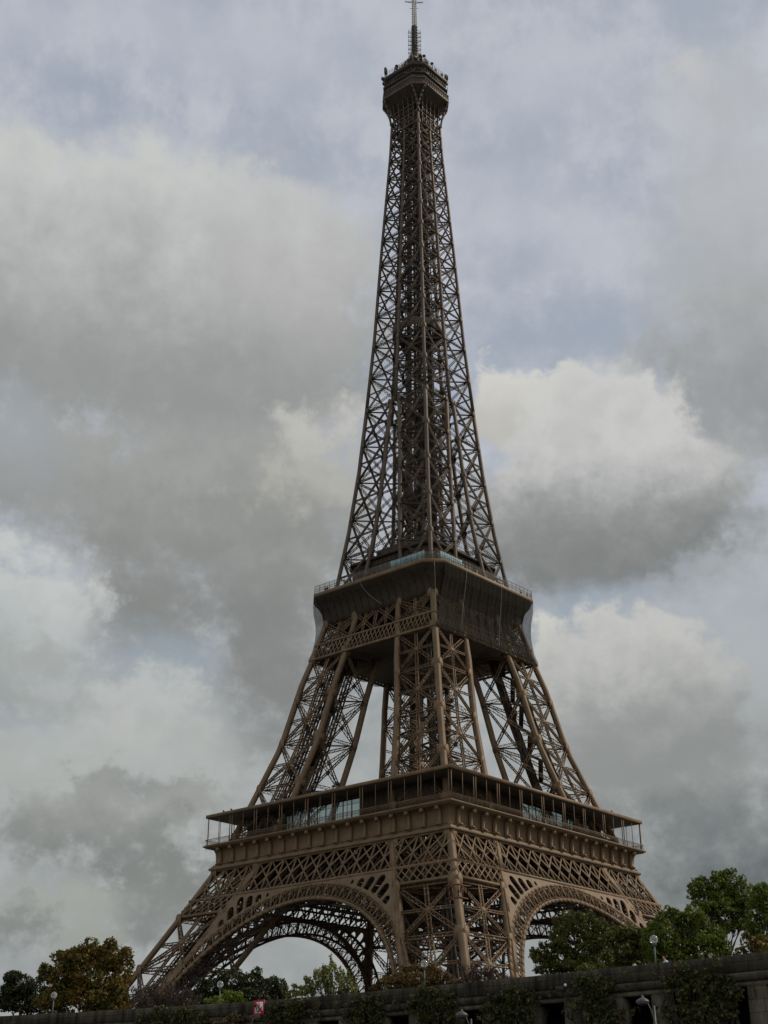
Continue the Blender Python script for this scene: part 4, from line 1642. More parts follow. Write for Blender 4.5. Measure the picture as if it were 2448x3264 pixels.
# ------------------------------------------------------------------ nets, ropes and hoardings hung on the tower
def net(k, u0, u1, label, group, c_end=True):
    m = MB()
    prof = [(20.62, 116.2), (20.35, 113.5), (19.6, 111), (19.15, 108.4), (19.0, 106), (19.15, 103.5), (19.65, 101.6), (19.5, 100.7)]
    n = 60
    rows = []
    for w, z in prof:
        row = []
        for i in range(n + 1):
            f = i / n
            lim = float(np.interp(z, [100.7, 103.5, 108, 112, 116.2], [19.5, 18.5, 17.3, 16.9, 17.0]))
            u = lim * (2 * f - 1)
            sag = .18 * math.sin(i * 1.05) * (117 - z) / 16 + .10 * math.sin(i * 2.3 + z * .3)
            row.append(P(k, u, z + (.25 * math.sin(i * .8) if z < 101 else 0), sag + .15, w))
        rows.append(row)
    for a in range(len(rows) - 1):
        for i in range(n):
            m.face([rows[a][i], rows[a][i + 1], rows[a + 1][i + 1], rows[a + 1][i]])
    o = part('safety_net', m, NET, None, tuple(P(k, (u0 + u1) / 2, 100.7, 0, 19.5)))
    tag(o, label, 'net', group)


net(1, -19.2, 19.6, 'black safety net hung under the second platform on the right-hand face', None)
net(3, -19.6, 19.6, 'black safety net edge seen behind the left corner of the second platform', None)


def rope(pts, label):
    m = MB()
    m.tube(pts, .03, 5)
    o = part('rope', m, ROPE, None, tuple(pts[-1]))
    tag(o, label, 'rope', 'pale ropes hanging from the second platform')


def hang(k, u, z0, z1, du, w0=20.75, w1=19.7):
    return [P(k, u + du * math.sin(t * 2.4) * t, z0 + (z1 - z0) * t, 0, w0 + (w1 - w0) * t + .18) for t in np.linspace(0, 1, 12)]


rope([np.array([-19.0 + .1, -19.0 - .1, 116.4])] + [np.array([-19.2 + .4 * t, -19.4 + .2 * t, 116 - 15 * t]) for t in np.linspace(.1, 1, 9)], 'pale rope hanging straight down the front corner of the second platform')
rope(hang(1, -9.4, 116.6, 101.5, -1.6), 'pale slack rope over the black net, nearer the front corner, curling at its foot')
rope(hang(1, 4.0, 116.6, 101.0, -.8), 'pale rope over the middle of the black net')
rope(hang(1, 15.8, 116.6, 102.0, -.3), 'pale rope over the far right end of the black net')
rope([P(0, 2.0 - 5.5 * t ** 1.6, 116.5 - 6.6 * t, -.2 - 1.5 * t, 20.8) for t in np.linspace(0, 1, 12)], 'pale slack rope drooping across the dark overhang of the left-hand face')


def hoarding(k, u0, u1, w, z0, z1, label):
    m = MB()
    n = 10
    for i in range(n):
        a, b = u0 + (u1 - u0) * i / n, u0 + (u1 - u0) * (i + 1) / n
        wob = .06 * (-1) ** i
        r0 = [P(k, a, z0, wob, w), P(k, b, z0, -wob, w), P(k, b, z1, -wob, w), P(k, a, z1, wob, w)]
        r1 = [p - FN[k] * .12 for p in r0]
        m.loft([r1, r0], True, True)
    o = part('hoarding', m, TARP, None, tuple(P(k, (u0 + u1) / 2, z0, 0, w)))
    tag(o, label, 'hoarding', 'pale blue hoardings on the second platform')


hoarding(0, -16.4, -6.2, 19.3, 117.25, 119.75, 'pale blue hoarding behind the railing left of the front corner column')
hoarding(1, -17.0, -9.0, 19.3, 117.25, 119.55, 'pale blue hoarding behind the railing right of the front corner column')


# ================================================================== TREES
def leaves(name, pts, nrmls, size, mat, parent, jitter=.35, aspect=1.5):
    n = len(pts)
    pts = np.asarray(pts)
    d = nrm(RNG.normal(size=(n, 3)) + np.asarray(nrmls) * .6)
    a = nrm(np.cross(d, nrm(RNG.normal(size=(n, 3)))))
    b = np.cross(d, a)
    s = (size * (1 + jitter * RNG.normal(size=n)).clip(.45, 2.0))[:, None]
    a = a * s * .5 * aspect
    b = b * s * .5
    fold = d * s * .16
    V = np.stack([pts - a, pts - b * .9 + fold, pts + a, pts + b * .9 + fold], 1).reshape(-1, 3)
    me = bpy.data.meshes.new(name)
    V = V - ORG[parent.name]
    me.vertices.add(4 * n)
    me.vertices.foreach_set('co', V.reshape(-1))
    me.loops.add(4 * n)
    me.loops.foreach_set('vertex_index', np.arange(4 * n, dtype=np.int32))
    me.polygons.add(n)
    me.polygons.foreach_set('loop_start', (np.arange(n) * 4).astype(np.int32))
    me.polygons.foreach_set('loop_total', np.full(n, 4, np.int32))
    me.update(calc_edges=True)
    at = me.attributes.new('tint', 'FLOAT', 'FACE')
    at.data.foreach_set('value', RNG.random(n).astype(np.float32))
    o = bpy.data.objects.new(name, me)
    me.materials.append(mat)
    C.objects.link(o)
    o.parent = parent
    ORG[o.name] = ORG[parent.name]
    return o


LR = np.array([0.65798, -0.75304, 0.0])
DR = np.array([0.75304, 0.65798, 0.0])


def make_tree(name, label, cat, bx, by, blobs, mat, leaf=.24, dens=62, trunk=.2, group=None, twiggy=0.0, sub=7, droop=0.0, spread=1.0, bare=0.0, grow=1.0):
    t = thing(name, (bx, by, GZ), label, cat, group)
    base = np.array([bx, by, GZ])
    rs = np.random.default_rng(abs(hash(label)) % 1000 if False else sum(ord(c) for c in label))
    tm = MB()
    zmid = min(b[1] for b in blobs)
    zc = float(np.mean([b[1] for b in blobs]))
    top = max(b[1] for b in blobs)
    tw = [base + np.array([0, 0, -.2]), base + np.array([rs.normal() * .08, rs.normal() * .08, zc * .35]), base + np.array([rs.normal() * .2, rs.normal() * .2, zc * .75])]
    tm.tube(tw, [trunk * 1.25, trunk, trunk * .7], 8)
    P_, N_ = [], []
    allb = []
    for (lat, z, rx, rz) in blobs:
        rx, rz = rx * grow, rz * grow
        ry = (rx + rz) * .55 * spread
        dep = rs.normal() * .5 * spread
        c = base + LR * lat + DR * dep + UZ * z
        allb.append((c, rx * .86, ry * .86, rz * .86))
        # limb to this clump
        st = tw[1] + (tw[2] - tw[1]) * rs.random()
        midp = st * .45 + c * .55 + UZ * (-.25 * rz) + rs.normal(size=3) * .12
        tm.tube([st, midp, c + UZ * rz * .3], [trunk * .45, trunk * .26, trunk * .10], 6)
        # secondary clumps that roughen the outline
        for q in range(sub):
            e = nrm(rs.normal(size=3))
            g_ = rs.uniform(.6, 1.08)
            cs = c + LR * e[0] * rx * g_ + DR * e[1] * ry * g_ + UZ * e[2] * rz * g_
            f = rs.uniform(.22, .46)
            allb.append((cs, rx * f, ry * f, rz * f))
            if q < 4:
                tm.tube([midp, (midp + cs) / 2 + rs.normal(size=3) * .1, cs + (cs - c) * .35], [trunk * .18, trunk * .11, trunk * .04], 5)
    for (c, rx, ry, rz) in allb:
        area = (rx * ry + rx * rz + ry * rz) * 1.4
        n = int(dens * area * (1 - bare)) + 6
        e = nrm(rs.normal(size=(n, 3)))
        rad = rs.uniform(.25, 1.0, size=n) ** .45
        rad[rs.random(n) < .10] *= 1.18
        p = c + (e[:, :1] * rx * LR + e[:, 1:2] * ry * DR + e[:, 2:] * rz * UZ) * rad[:, None]
        if droop:
            p[:, 2] -= droop * rs.random(n) * rad
        P_.append(p)
        N_.append(e[:, :1] * LR + e[:, 1:2] * DR + e[:, 2:] * UZ)
    P_ = np.concatenate(P_)
    N_ = np.concatenate(N_)
    keep = P_[:, 2] > GZ + .15
    P_, N_ = P_[keep], N_[keep]
    if twiggy:
        for i in rs.choice(len(P_), int(twiggy), replace=False):
            p = P_[i]
            q = base + (p - base) * .6
            tm.tube([q, p + nrm(p - base) * .25], [.022, .010], 4)
    part('trunk', tm, BARK, t, smooth=True)
    leaves('crown', P_, N_, leaf, mat, t)
    return t


TREES = {
    'T1': (-159.77, -79.31, [(-0.18, 6.95, 1.77, 1.25), (-1.39, 5.89, 1.17, 1.47), (1.34, 6.54, 1.42, 1.31), (-0.01, 5.33, 2.64, 1.18), (2.61, 5.67, 1.19, 1.18)]),
    'T2': (-167.87, -100.64, [(-0.34, 7.47, 2.09, 1.25), (-2.13, 7.17, 1.16, 0.98), (1.64, 7.38, 1.37, 1.1), (2.38, 6.23, 1.0, 1.17), (-2.39, 5.75, 1.54, 1.28), (-0.06, 5.67, 2.08, 1.54), (2.31, 4.68, 1.1, 1.15), (-3.7, 6.1, 0.64, 0.46), (-2.75, 4.08, 1.53, 1.27), (-0.17, 3.87, 2.32, 1.27), (1.93, 3.52, 1.43, 0.89)]),
    'T3': (-160.45, -101.49, [(-1.83, 4.7, 1.09, 1.06), (-0.35, 5.07, 1.23, 1.2), (1.19, 4.4, 1.23, 0.93), (2.45, 4.04, 0.96, 0.79), (-1.89, 3.7, 1.62, 0.66), (0.55, 3.73, 1.91, 0.66)]),
    'T4': (-149.80, -100.28, [(-2.71, 5.96, 1.47, 1.13), (-0.96, 6.49, 1.63, 1.2), (0.81, 6.64, 1.54, 1.14), (2.55, 6.08, 1.34, 0.97), (3.65, 5.95, 0.83, 0.74), (-3.84, 5.1, 1.32, 0.99), (-2.08, 5.12, 2.05, 0.85), (0.86, 5.28, 2.66, 0.85), (3.23, 5.15, 1.19, 0.57)]),
    'T5': (-169.77, -119.94, [(-0.61, 2.53, 0.7, 0.5), (0.21, 2.67, 0.71, 0.54), (0.81, 2.32, 0.52, 0.32), (-0.83, 2.19, 0.94, 0.27)]),
    'T6': (-156.92, -118.60, [(0.09, 5.74, 0.37, 1.0), (-0.42, 5.24, 0.42, 1.0), (-1.2, 5.11, 0.37, 0.9), (-1.98, 4.48, 0.36, 0.75), (0.76, 5.11, 0.42, 0.9), (1.41, 4.74, 0.37, 0.85), (1.94, 4.24, 0.31, 0.55), (-1.45, 4.24, 0.57, 0.65), (-0.15, 4.24, 0.73, 0.75), (1.03, 4.12, 0.68, 0.6), (-2.35, 3.99, 0.31, 0.4)]),
    'T7': (-156.86, -114.35, [(0.19, 4.33, 0.53, 0.46), (-0.42, 4.07, 0.43, 0.33)]),
    'T8': (-162.92, -132.93, [(-0.2, 4.13, 1.05, 0.4), (0.96, 4.12, 0.93, 0.36), (-1.14, 3.73, 1.04, 0.35), (-2.3, 3.41, 0.93, 0.33), (-2.76, 2.97, 0.81, 0.4), (1.88, 3.67, 0.93, 0.33), (2.79, 3.31, 0.69, 0.24), (-0.21, 3.4, 1.85, 0.49), (-1.37, 2.96, 1.39, 0.4), (1.64, 3.17, 1.39, 0.31)]),
    'T9': (-162.36, -138.43, [(-0.94, 3.66, 0.56, 0.56), (-0.04, 3.66, 0.79, 0.56), (0.96, 3.43, 0.67, 0.47), (1.84, 3.16, 0.56, 0.24), (-0.73, 3.15, 0.9, 0.3)]),
    'T10': (-162.59, -146.70, [(-0.76, 6.18, 0.68, 0.67), (0.08, 5.85, 0.95, 0.84), (1.15, 6.04, 0.76, 0.84), (1.92, 5.5, 0.74, 0.79), (-1.03, 5.04, 0.85, 0.79), (-1.92, 4.33, 0.68, 0.74), (-2.74, 4.14, 0.38, 0.45), (-2.39, 3.41, 0.59, 0.51), (-0.89, 3.8, 1.27, 0.78), (0.83, 4.38, 1.37, 1.07), (2.08, 4.15, 0.94, 0.94), (0.35, 3.26, 1.68, 0.51), (-1.66, 3.15, 1.27, 0.33)]),
    'T11': (-157.33, -147.49, [(-0.63, 5.97, 0.65, 0.6), (0.24, 5.95, 0.76, 0.65), (1.09, 5.71, 0.65, 0.64), (-0.28, 4.82, 1.08, 0.85), (1.0, 4.58, 0.86, 0.85), (0.08, 3.86, 1.5, 0.47)]),
    'T12': (-158.69, -153.05, [(-0.62, 6.57, 0.58, 0.58), (-1.28, 6.01, 0.62, 0.72), (0.25, 5.86, 0.92, 0.7), (1.18, 6.0, 0.81, 0.74), (2.04, 5.45, 0.77, 0.78), (-1.48, 4.88, 0.82, 0.92), (-0.27, 4.64, 1.22, 1.02), (1.33, 4.39, 1.21, 1.02), (2.52, 4.15, 0.7, 0.91), (-0.97, 3.64, 1.22, 0.61), (1.05, 3.49, 1.41, 0.5), (-1.95, 5.3, .65, .7), (-2.2, 4.3, .8, .8), (-1.7, 3.4, 1.0, .5), (0.6, 6.5, .6, .5)]),
    'T13': (-146.84, -149.71, [(1.07, 10.87, 0.86, 0.66), (-0.1, 10.57, 0.64, 0.66), (-1.48, 10.6, 0.57, 0.42), (-2.0, 9.93, 0.64, 0.52), (-1.01, 9.5, 0.87, 0.61), (0.38, 9.72, 0.95, 0.79), (1.58, 9.91, 0.58, 0.79), (-1.54, 8.74, 0.64, 0.42), (-0.18, 8.65, 0.91, 0.51), (1.19, 8.76, 0.81, 0.6), (2.07, 8.95, 0.4, 0.55), (-0.9, 7.9, .9, .6), (1.6, 7.8, .8, .6), (2.5, 9.6, .6, .8), (0.3, 7.4, .8, .5), (-1.9, 7.6, .7, .6)]),
    'T14': (-151.66, -155.65, [(-0.06, 8.52, 0.69, 0.65), (0.52, 8.06, 0.73, 0.86), (-0.23, 7.44, 0.79, 0.73), (0.63, 6.76, 0.82, 0.86), (-0.64, 6.17, 0.58, 0.6), (0.1, 5.71, 0.82, 0.76), (1.73, 7.36, 1.02, 1.07)]),
    'T15': (-158.33, -157.97, [(-0.45, 4.46, 0.54, 0.56), (0.29, 4.14, 0.77, 0.67), (1.07, 4.21, 0.77, 0.75), (-0.91, 3.78, 0.49, 0.36), (0.42, 3.54, 0.77, 0.29)]),
    'T16': (-168.72, -151.95, [(-0.25, 2.33, 0.77, 0.23), (0.71, 2.41, 0.48, 0.26)]),
}
TSPEC = {
    'T1': ('deciduous_tree', 'dark green tree at the far left end of the quay', 'tree', L_DARK, dict(leaf=.19, dens=95, trunk=.22, sub=10)),
    'T2': ('chestnut_tree', 'big rounded tree turning orange left of the tower', 'tree', L_AUT, dict(leaf=.18, dens=88, trunk=.28, droop=.2, sub=13, grow=1.04)),
    'T3': ('purple_shrub', 'large dusky purple shrub below the left foot of the tower', 'shrub', L_PURPLE, dict(leaf=.10, dens=85, trunk=.07, twiggy=420, sub=10, bare=.3)),
    'T4': ('deciduous_tree', 'wide dark green tree under the left arch', 'tree', L_DARK, dict(leaf=.17, dens=105, trunk=.22, sub=11)),
    'T5': ('leafy_shrub', 'small bright green shrub beside the second lamp from the left', 'shrub', L_GREEN, dict(leaf=.17, dens=90, trunk=.05)),
    'T6': ('feathery_tree', 'pale yellow-green tree with upright feathery shoots under the arch', 'tree', L_LIGHT, dict(leaf=.15, dens=70, trunk=.10, twiggy=90, sub=9)),
    'T7': ('leafy_shrub', 'little sparse green shrub left of the pale feathery tree', 'shrub', L_GREEN, dict(leaf=.18, dens=60, trunk=.05, twiggy=20)),
    'T8': ('maple_tree', 'low spreading orange-brown tree in layered tiers at the tower foot', 'tree', L_ORANGE, dict(leaf=.14, dens=110, trunk=.10)),
    'T9': ('purple_shrub', 'thin reddish purple shrub right of the orange-brown tree', 'shrub', L_PURPLE, dict(leaf=.11, dens=60, trunk=.05, twiggy=160)),
    'T10': ('plane_tree', 'plane tree with pale limbs reaching in front of the right arch', 'tree', L_OLIVE, dict(leaf=.135, dens=115, trunk=.16, sub=12, grow=1.04)),
    'T11': ('deciduous_tree', 'dull green tree between the plane tree and the round lamp', 'tree', L_OLIVE, dict(leaf=.14, dens=135, trunk=.14, sub=11, grow=1.12)),
    'T12': ('deciduous_tree', 'dense dark green tree behind the right-hand round lamp', 'tree', L_GREEN, dict(leaf=.14, dens=140, trunk=.18, sub=11, grow=1.06)),
    'T13': ('tall_tree', 'tallest tree at the right, bare forked trunk under a clumped crown', 'tree', L_GREEN, dict(leaf=.15, dens=105, trunk=.15, sub=12, grow=1.20)),
    'T14': ('deciduous_tree', 'green tree at the right edge of the view', 'tree', L_GREEN, dict(leaf=.145, dens=115, trunk=.16, sub=11, grow=1.16)),
    'T15': ('leafy_shrub', 'brownish green bush above the wall at the right end', 'shrub', L_AUT, dict(leaf=.17, dens=70, trunk=.08, twiggy=50)),
    'T16': ('leafy_shrub', 'low olive shrub just above the wall below the plane tree', 'shrub', L_OLIVE, dict(leaf=.13, dens=120, trunk=.05)),
}
for key, (bx, by, blobs) in TREES.items():
    nm, lb, ct, mt, kw = TSPEC[key]
    make_tree(nm, lb, ct, bx, by, blobs, mt, **kw)

# climbing plants on the river side of the wall
IVY = {
    'a': [(-164.23, 3.94, 1.01, 0.47), (-163.25, 3.54, 0.84, 0.63), (-165.27, 3.4, 0.9, 0.61), (-164.29, 2.84, 1.28, 0.69), (-163.48, 2.12, 1.29, 0.62), (-165.11, 2.03, 1.07, 0.61), (-166.3, 3.02, 0.35, 0.23)],
    'b': [(-157.17, 3.87, 0.72, 0.41), (-158.39, 3.7, 0.81, 0.41), (-157.52, 3.1, 1.02, 0.57), (-158.71, 2.71, 0.7, 0.64), (-157.45, 2.21, 1.02, 0.49)],
    'c': [(-152.21, 3.77, 1.0, 0.34), (-151.29, 3.31, 1.01, 0.48), (-152.62, 2.98, 0.88, 0.51), (-150.81, 2.66, 1.02, 0.48), (-152.36, 2.4, 1.1, 0.42)],
    'd': [(-145.16, 4.13, 0.99, 0.4), (-146.63, 3.77, 0.97, 0.45), (-145.4, 3.4, 1.23, 0.54), (-146.61, 2.89, 1.08, 0.49)],
    'e': [(-141.08, 3.93, 0.79, 0.41), (-139.76, 3.82, 0.93, 0.47), (-141.35, 3.27, 0.78, 0.52), (-139.77, 3.17, 1.06, 0.41)],
    'f': [(-134.21, 4.24, 1.01, 0.31), (-133.35, 3.9, 1.16, 0.43), (-134.8, 3.63, 1.14, 0.46), (-133.66, 3.4, 1.59, 0.35)],
    'g': [(-128.42, 3.58, 1.24, 0.28)],
    'h': [(-123.03, 4.17, 1.33, 0.33), (-125.01, 3.95, 1.62, 0.37), (-122.4, 3.79, 2.01, 0.31), (-125.94, 3.75, 1.12, 0.28)],
}
ILAB = {'a': 'biggest climbing plant, at the right end of the wall, topping the parapet', 'b': 'climbing plant on the wall left of the right-hand bowl lamp',
        'c': 'climbing plant filling the bay right of the middle bowl lamp', 'd': 'climbing plant on the wall below the round lamp near the orange tree',
        'e': 'climbing plant on the wall below the orange-brown tree', 'f': 'climbing plant on the wall just right of the no-anchoring sign',
        'g': 'dry straw-coloured plant on the wall just left of the no-anchoring sign', 'h': 'climbing plant along the wall below the purple shrub at the left'}
for key, blobs in IVY.items():
    yc = float(np.mean([b[0] for b in blobs]))
    x = wall_x(yc)
    t = thing('climbing_plant', (x - .35, yc, -4.9), ILAB[key], 'plant', 'climbing plants on the quay wall')
    rs = np.random.default_rng(ord(key))
    m = MB()
    Pp, Nn = [], []
    zlow = -.8
    # the plant keeps growing down the wall below what the bays show
    yl = [b[0] for b in blobs]
    extra = [(yc + rs.normal() * .5, z, 1.0, .55) for z in (1.6, .9, .2)]
    for (y, z, ry, rz) in blobs + extra:
        for q in range(9):
            e = rs.normal(size=2)
            e = e / np.linalg.norm(e) * rs.random() ** .5
            cy, cz = y + e[0] * ry * 1.15, z + e[1] * rz * 1.2
            r = rs.uniform(.14, .44)
            n = int(46 * r / .3)
            d = nrm(rs.normal(size=(n, 3)))
            p = np.array([wall_x(cy) - .30 - rs.uniform(0, .25), cy, cz]) + d * np.array([.26, r * 1.2, r]) * (rs.random(n) ** .4)[:, None]
            p[:, 0] = np.minimum(p[:, 0], wall_x(cy) - .05)
            Pp.append(p)
            Nn.append(np.tile(np.array([-1., 0, .4]), (n, 1)))
        for q in range(5):
            e0 = np.array([wall_x(y) - .3, yc + rs.normal() * .3, -4.9])
            e1 = np.array([wall_x(y) - .32, y + rs.normal() * .4, z * .3 - 1])
            e2 = np.array([wall_x(y) - .35, y + rs.normal() * ry * .7, z + rz * rs.uniform(.2, 1.2)])
            m.tube([e0, e1, e2], [.05, .035, .012], 5)
    for (y, z, ry, rz) in blobs:             # loose hanging and standing sprays
        for q in range(12):
            y0, z0 = y + rs.normal() * ry, min(z + rs.normal() * rz * .8, 4.6)
            L = rs.uniform(.3, .95)
            dy, dz = rs.normal() * .25, rs.choice((-1, -1, .7))
            a = np.array([wall_x(y0) - .28, y0, z0])
            b = a + np.array([-rs.uniform(.05, .25), dy * L, dz * L])
            m.tube([a, (a + b) / 2 + np.array([-.08, 0, 0]), b], [.012, .010, .006], 4)
            tt = rs.random(int(9 * L / .4))[:, None]
            Pp.append(a + (b - a) * tt + rs.normal(size=(len(tt), 3)) * .05)
            Nn.append(np.tile(np.array([-1., 0, .4]), (len(tt), 1)))
    part('stem', m, BARK, t, smooth=True)
    leaves('foliage', np.concatenate(Pp), np.concatenate(Nn), .125, L_DRY if key == 'g' else L_IVY, t)

# ================================================================== STREET FURNITURE
GLOBE, gnt, gb = new_mat('opal_globe')
gb.inputs['Base Color'].default_value = (.50, .51, .48, 1)
gb.inputs['Roughness'].default_value = .12
gb.inputs['Transmission Weight'].default_value = .72
gb.inputs['Subsurface Weight'].default_value = 0.0
GREYLAMP = mottled('lamp_grey', (0.055, 0.058, 0.058), (0.10, 0.105, 0.105), 4, 0.5, 0.25)
lamp_lab = ['round globe lamp on a green post below the autumn-coloured tree', 'round globe lamp on a green post beside the wide dark tree',
            'round globe lamp on a green post before the orange-brown tree', 'round globe lamp on a green post before the dense tree at the right']
proto = None
for i, (x, y, z) in enumerate(((-178.3, -109.81, 6.26), (-175.0, -124.76, 6.40), (-174.7, -143.4, 6.31), (-174.7, -160.15, 6.39))):
    if proto is None:
        t = thing('street_lamp', (x, y, GZ), lamp_lab[i], 'lamp', 'globe lamps along the quay')
        m = MB()
        hz = 6.38 - GZ
        m.lathe((x, y, GZ), [(.16, 0), (.16, .12), (.09, .25), (.055, .5), (.045, 1.6), (.04, hz - .40)], 10)
        part('post', m, LAMPPOST, t, smooth=True)
        m = MB()
        m.lathe((x, y, GZ + hz - .40), [(.04, 0), (.10, .05), (.13, .16), (.12, .20)], 12)
        part('collar', m, LAMPPOST, t, smooth=True)
        m = MB()
        m.ball((x, y, GZ + hz), .235, 20, 14)
        part('globe', m, GLOBE, t, smooth=True)
        proto = t
    else:
        t = proto.copy()
        C.objects.link(t)
        t.location = (x, y, GZ)
        t['label'] = lamp_lab[i]
        for ch in list(proto.children):
            c = ch.copy()
            C.objects.link(c)
            c.parent = t

bl = ['bowl lamp on a curved pole in front of the right-hand dark opening', 'bowl lamp on a curved pole at the bottom edge near the middle']
proto = None
for i, (x, y, z) in enumerate(((-182.5, -163.85, 2.20), (-182.5, -152.45, 2.20))):
    if proto is None:
        t = thing('quay_lamp', (x, y, -4.9), bl[i], 'lamp', 'bowl lamps on the lower quay')
        m = MB()
        py = y - .62
        m.tube([(x, py, -4.9), (x, py, -1), (x, py, 2.1)], [.11, .08, .055], 10)
        pts = [(x, py + .03 + .62 * (1 - math.cos(a)) * .5, 1.2 + 1.44 * math.sin(a * .5)) for a in np.linspace(0, math.pi, 12)]
        m.tube(pts, .028, 6)
        m.bar((x, py, 1.25), (x, py + .2, 1.9), .03, .03, (1, 0, 0))
        part('pole', m, GALV, t, smooth=True)
        m = MB()
        m.lathe((x, y, 2.28), [(.03, .34), (.05, .32), (.06, .24), (.16, .20), (.30, .11), (.36, .02), (.34, 0.0)], 20)
        part('shade', m, GREYLAMP, t, smooth=True)
        m = MB()
        m.lathe((x, y, 2.28), [(.33, -.004), (.29, -.07), (.18, -.12), (.02, -.14)], 20)
        part('bowl', m, GALV, t, smooth=True)
        proto = t
    else:
        t = proto.copy()
        C.objects.link(t)
        t.location = (x, y, -4.9)
        t['label'] = bl[i]
        for ch in list(proto.children):
            c = ch.copy()
            C.objects.link(c)
            c.parent = t

# floodlight on the cornice
x = wall_x(-155.7)
t = thing('floodlight', (x - .3, -155.7, 3.7), 'small dark floodlight bracketed to the wall cornice', 'floodlight')
m = MB()
m.box((x - .48, -155.55, 3.86), (.30, .50, .24), .2)
m.bar((x - .2, -155.6, 3.75), (x - .45, -155.6, 3.78), .08, .08, UZ)
part('housing', m, PAINT_DARK_SHADE, t)
m = MB()
m.ball((x - .5, -155.9, 4.02), .09, 10, 6)
part('lens', m, WHITE, t, smooth=True)

# no-anchoring sign
yc, zc = -131.08, 4.31
x = wall_x(yc) - .10
t = thing('no_anchoring_sign', (x, yc, zc - .48), 'white sign with red border, red slash and dark anchor', 'sign')
sl = math.atan(wall_x(yc + .5) - wall_x(yc - .5))
m = MB()
q = lambda u, v, o: np.array([x - o, yc - u, zc + v])      # u to the viewer's right
m.loft([[q(a * .50, b * .47, .0) for a, b in ((-1, -1), (1, -1), (1, 1), (-1, 1))], [q(a * .50, b * .47, .03) for a, b in ((-1, -1), (1, -1), (1, 1), (-1, 1))]], True, True)
bd = part('board', m, WHITE, t)
m = MB()
o_ = [(-1, -1), (1, -1), (1, 1), (-1, 1)]
m.loft([[q(a * .50, b * .47, .036) for a, b in o_], [q(a * .385, b * .355, .036) for a, b in o_]])
m.loft([[q(a * .50, b * .47, .002) for a, b in o_], [q(a * .505, b * .475, .036) for a, b in o_]])
part('border', m, RED, t)
m = MB()
m.bar(q(-.39, .36, .048), q(.39, -.36, .048), .13, .008, (-1, 0, 0))
part('slash', m, RED, t)
m = MB()
m.bar(q(0, .20, .040), q(0, -.25, .040), .055, .008, (-1, 0, 0))
m.bar(q(-.11, .10, .041), q(.11, .10, .041), .05, .008, (-1, 0, 0))
prev = None
for a in np.linspace(-math.pi * .98, -.02 * math.pi, 12):
    p = q(.24 * math.cos(a), -.06 + .21 * math.sin(a), .042)
    if prev is not None:
        m.bar(prev, p, .055, .008, (-1, 0, 0))
    prev = p
for s in (-1, 1):
    m.face([q(s * .30, -.07, .043), q(s * .17, -.05, .043), q(s * .245, .06, .043)])
prev = None
for a in np.linspace(0, 2 * math.pi, 11):
    p = q(.055 * math.cos(a), .245 + .055 * math.sin(a), .0425)
    if prev is not None:
        m.bar(prev, p, .03, .008, (-1, 0, 0))
    prev = p
part('anchor', m, NAVY, t)


# ================================================================== PEOPLE
def skin_mesh(name, verts, edges, radii, root, subdiv=1):
    me = bpy.data.meshes.new(name + '_rig')
    me.from_pydata([tuple(v) for v in verts], edges, [])
    ob = bpy.data.objects.new(name + '_rig', me)
    C.objects.link(ob)
    ob.modifiers.new('s', 'SKIN')
    sk = me.skin_vertices[0].data
    for i, r in enumerate(radii):
        sk[i].radius = (r, r) if np.isscalar(r) else r
        sk[i].use_root = (i == root)
    sd_ = ob.modifiers.new('d', 'SUBSURF')
    sd_.levels = subdiv
    dg = bpy.context.evaluated_depsgraph_get()
    out = bpy.data.meshes.new_from_object(ob.evaluated_get(dg))
    out.name = name
    bpy.data.objects.remove(ob)
    bpy.data.meshes.remove(me)
    for p in out.polygons:
        p.use_smooth = True
    return out


def build_person_meshes(leanx=0.12):
    V, E, Rd = [], [], []

    def add(p, r, par=None):
        V.append(np.array(p, float))
        Rd.append(r)
        if par is not None:
            E.append((par, len(V) - 1))
        return len(V) - 1
    pel = add((0, 0, .93), (.14, .10))
    wst = add((0.02, 0, 1.12), (.125, .09), pel)
    ch = add((0.04, 0, 1.32), (.15, .105), wst)
    nb = add((0.06, 0, 1.46), (.075, .07), ch)
    nk = add((0.085, 0, 1.54), .055, nb)
    hd = add((0.10, 0, 1.66), (.078, .095), nk)
    tp_ = add((0.10, 0, 1.755), (.055, .065), hd)
    nose = add((0.205, 0, 1.645), .014, hd)
    for s in (-1, 1):
        sh = add((.05, s * .18, 1.42), .062, ch)
        el = add((.0, s * .25, 1.14), .043, sh)
        wr = add((.16, s * .22, .93), .028, el)
        pm = add((.23, s * .21, .88), .032, wr)
        for q, (a, l) in enumerate(((-.03, .07), (-.01, .085), (.01, .082), (.03, .062))):
            f1 = add((.23 + l * .65, s * .21 + a, .865), .0095, pm)
            add((.23 + l * 1.0, s * .21 + a, .835), .008, f1)
        th1 = add((.235, s * .175, .895), .012, wr)
        add((.275, s * .165, .875), .009, th1)
        hp = add((0, s * .09, .88), .085, pel)
        kn = add((.02, s * .10, .49), .058, hp)
        an = add((-.01, s * .10, .09), .040, kn)
        add((.14, s * .11, .035), .035, an)
    return V, E, Rd


PV, PE, PR = build_person_meshes()
body_me = skin_mesh('body', PV, PE, PR, 0)
body_me.materials.append(SKIN)
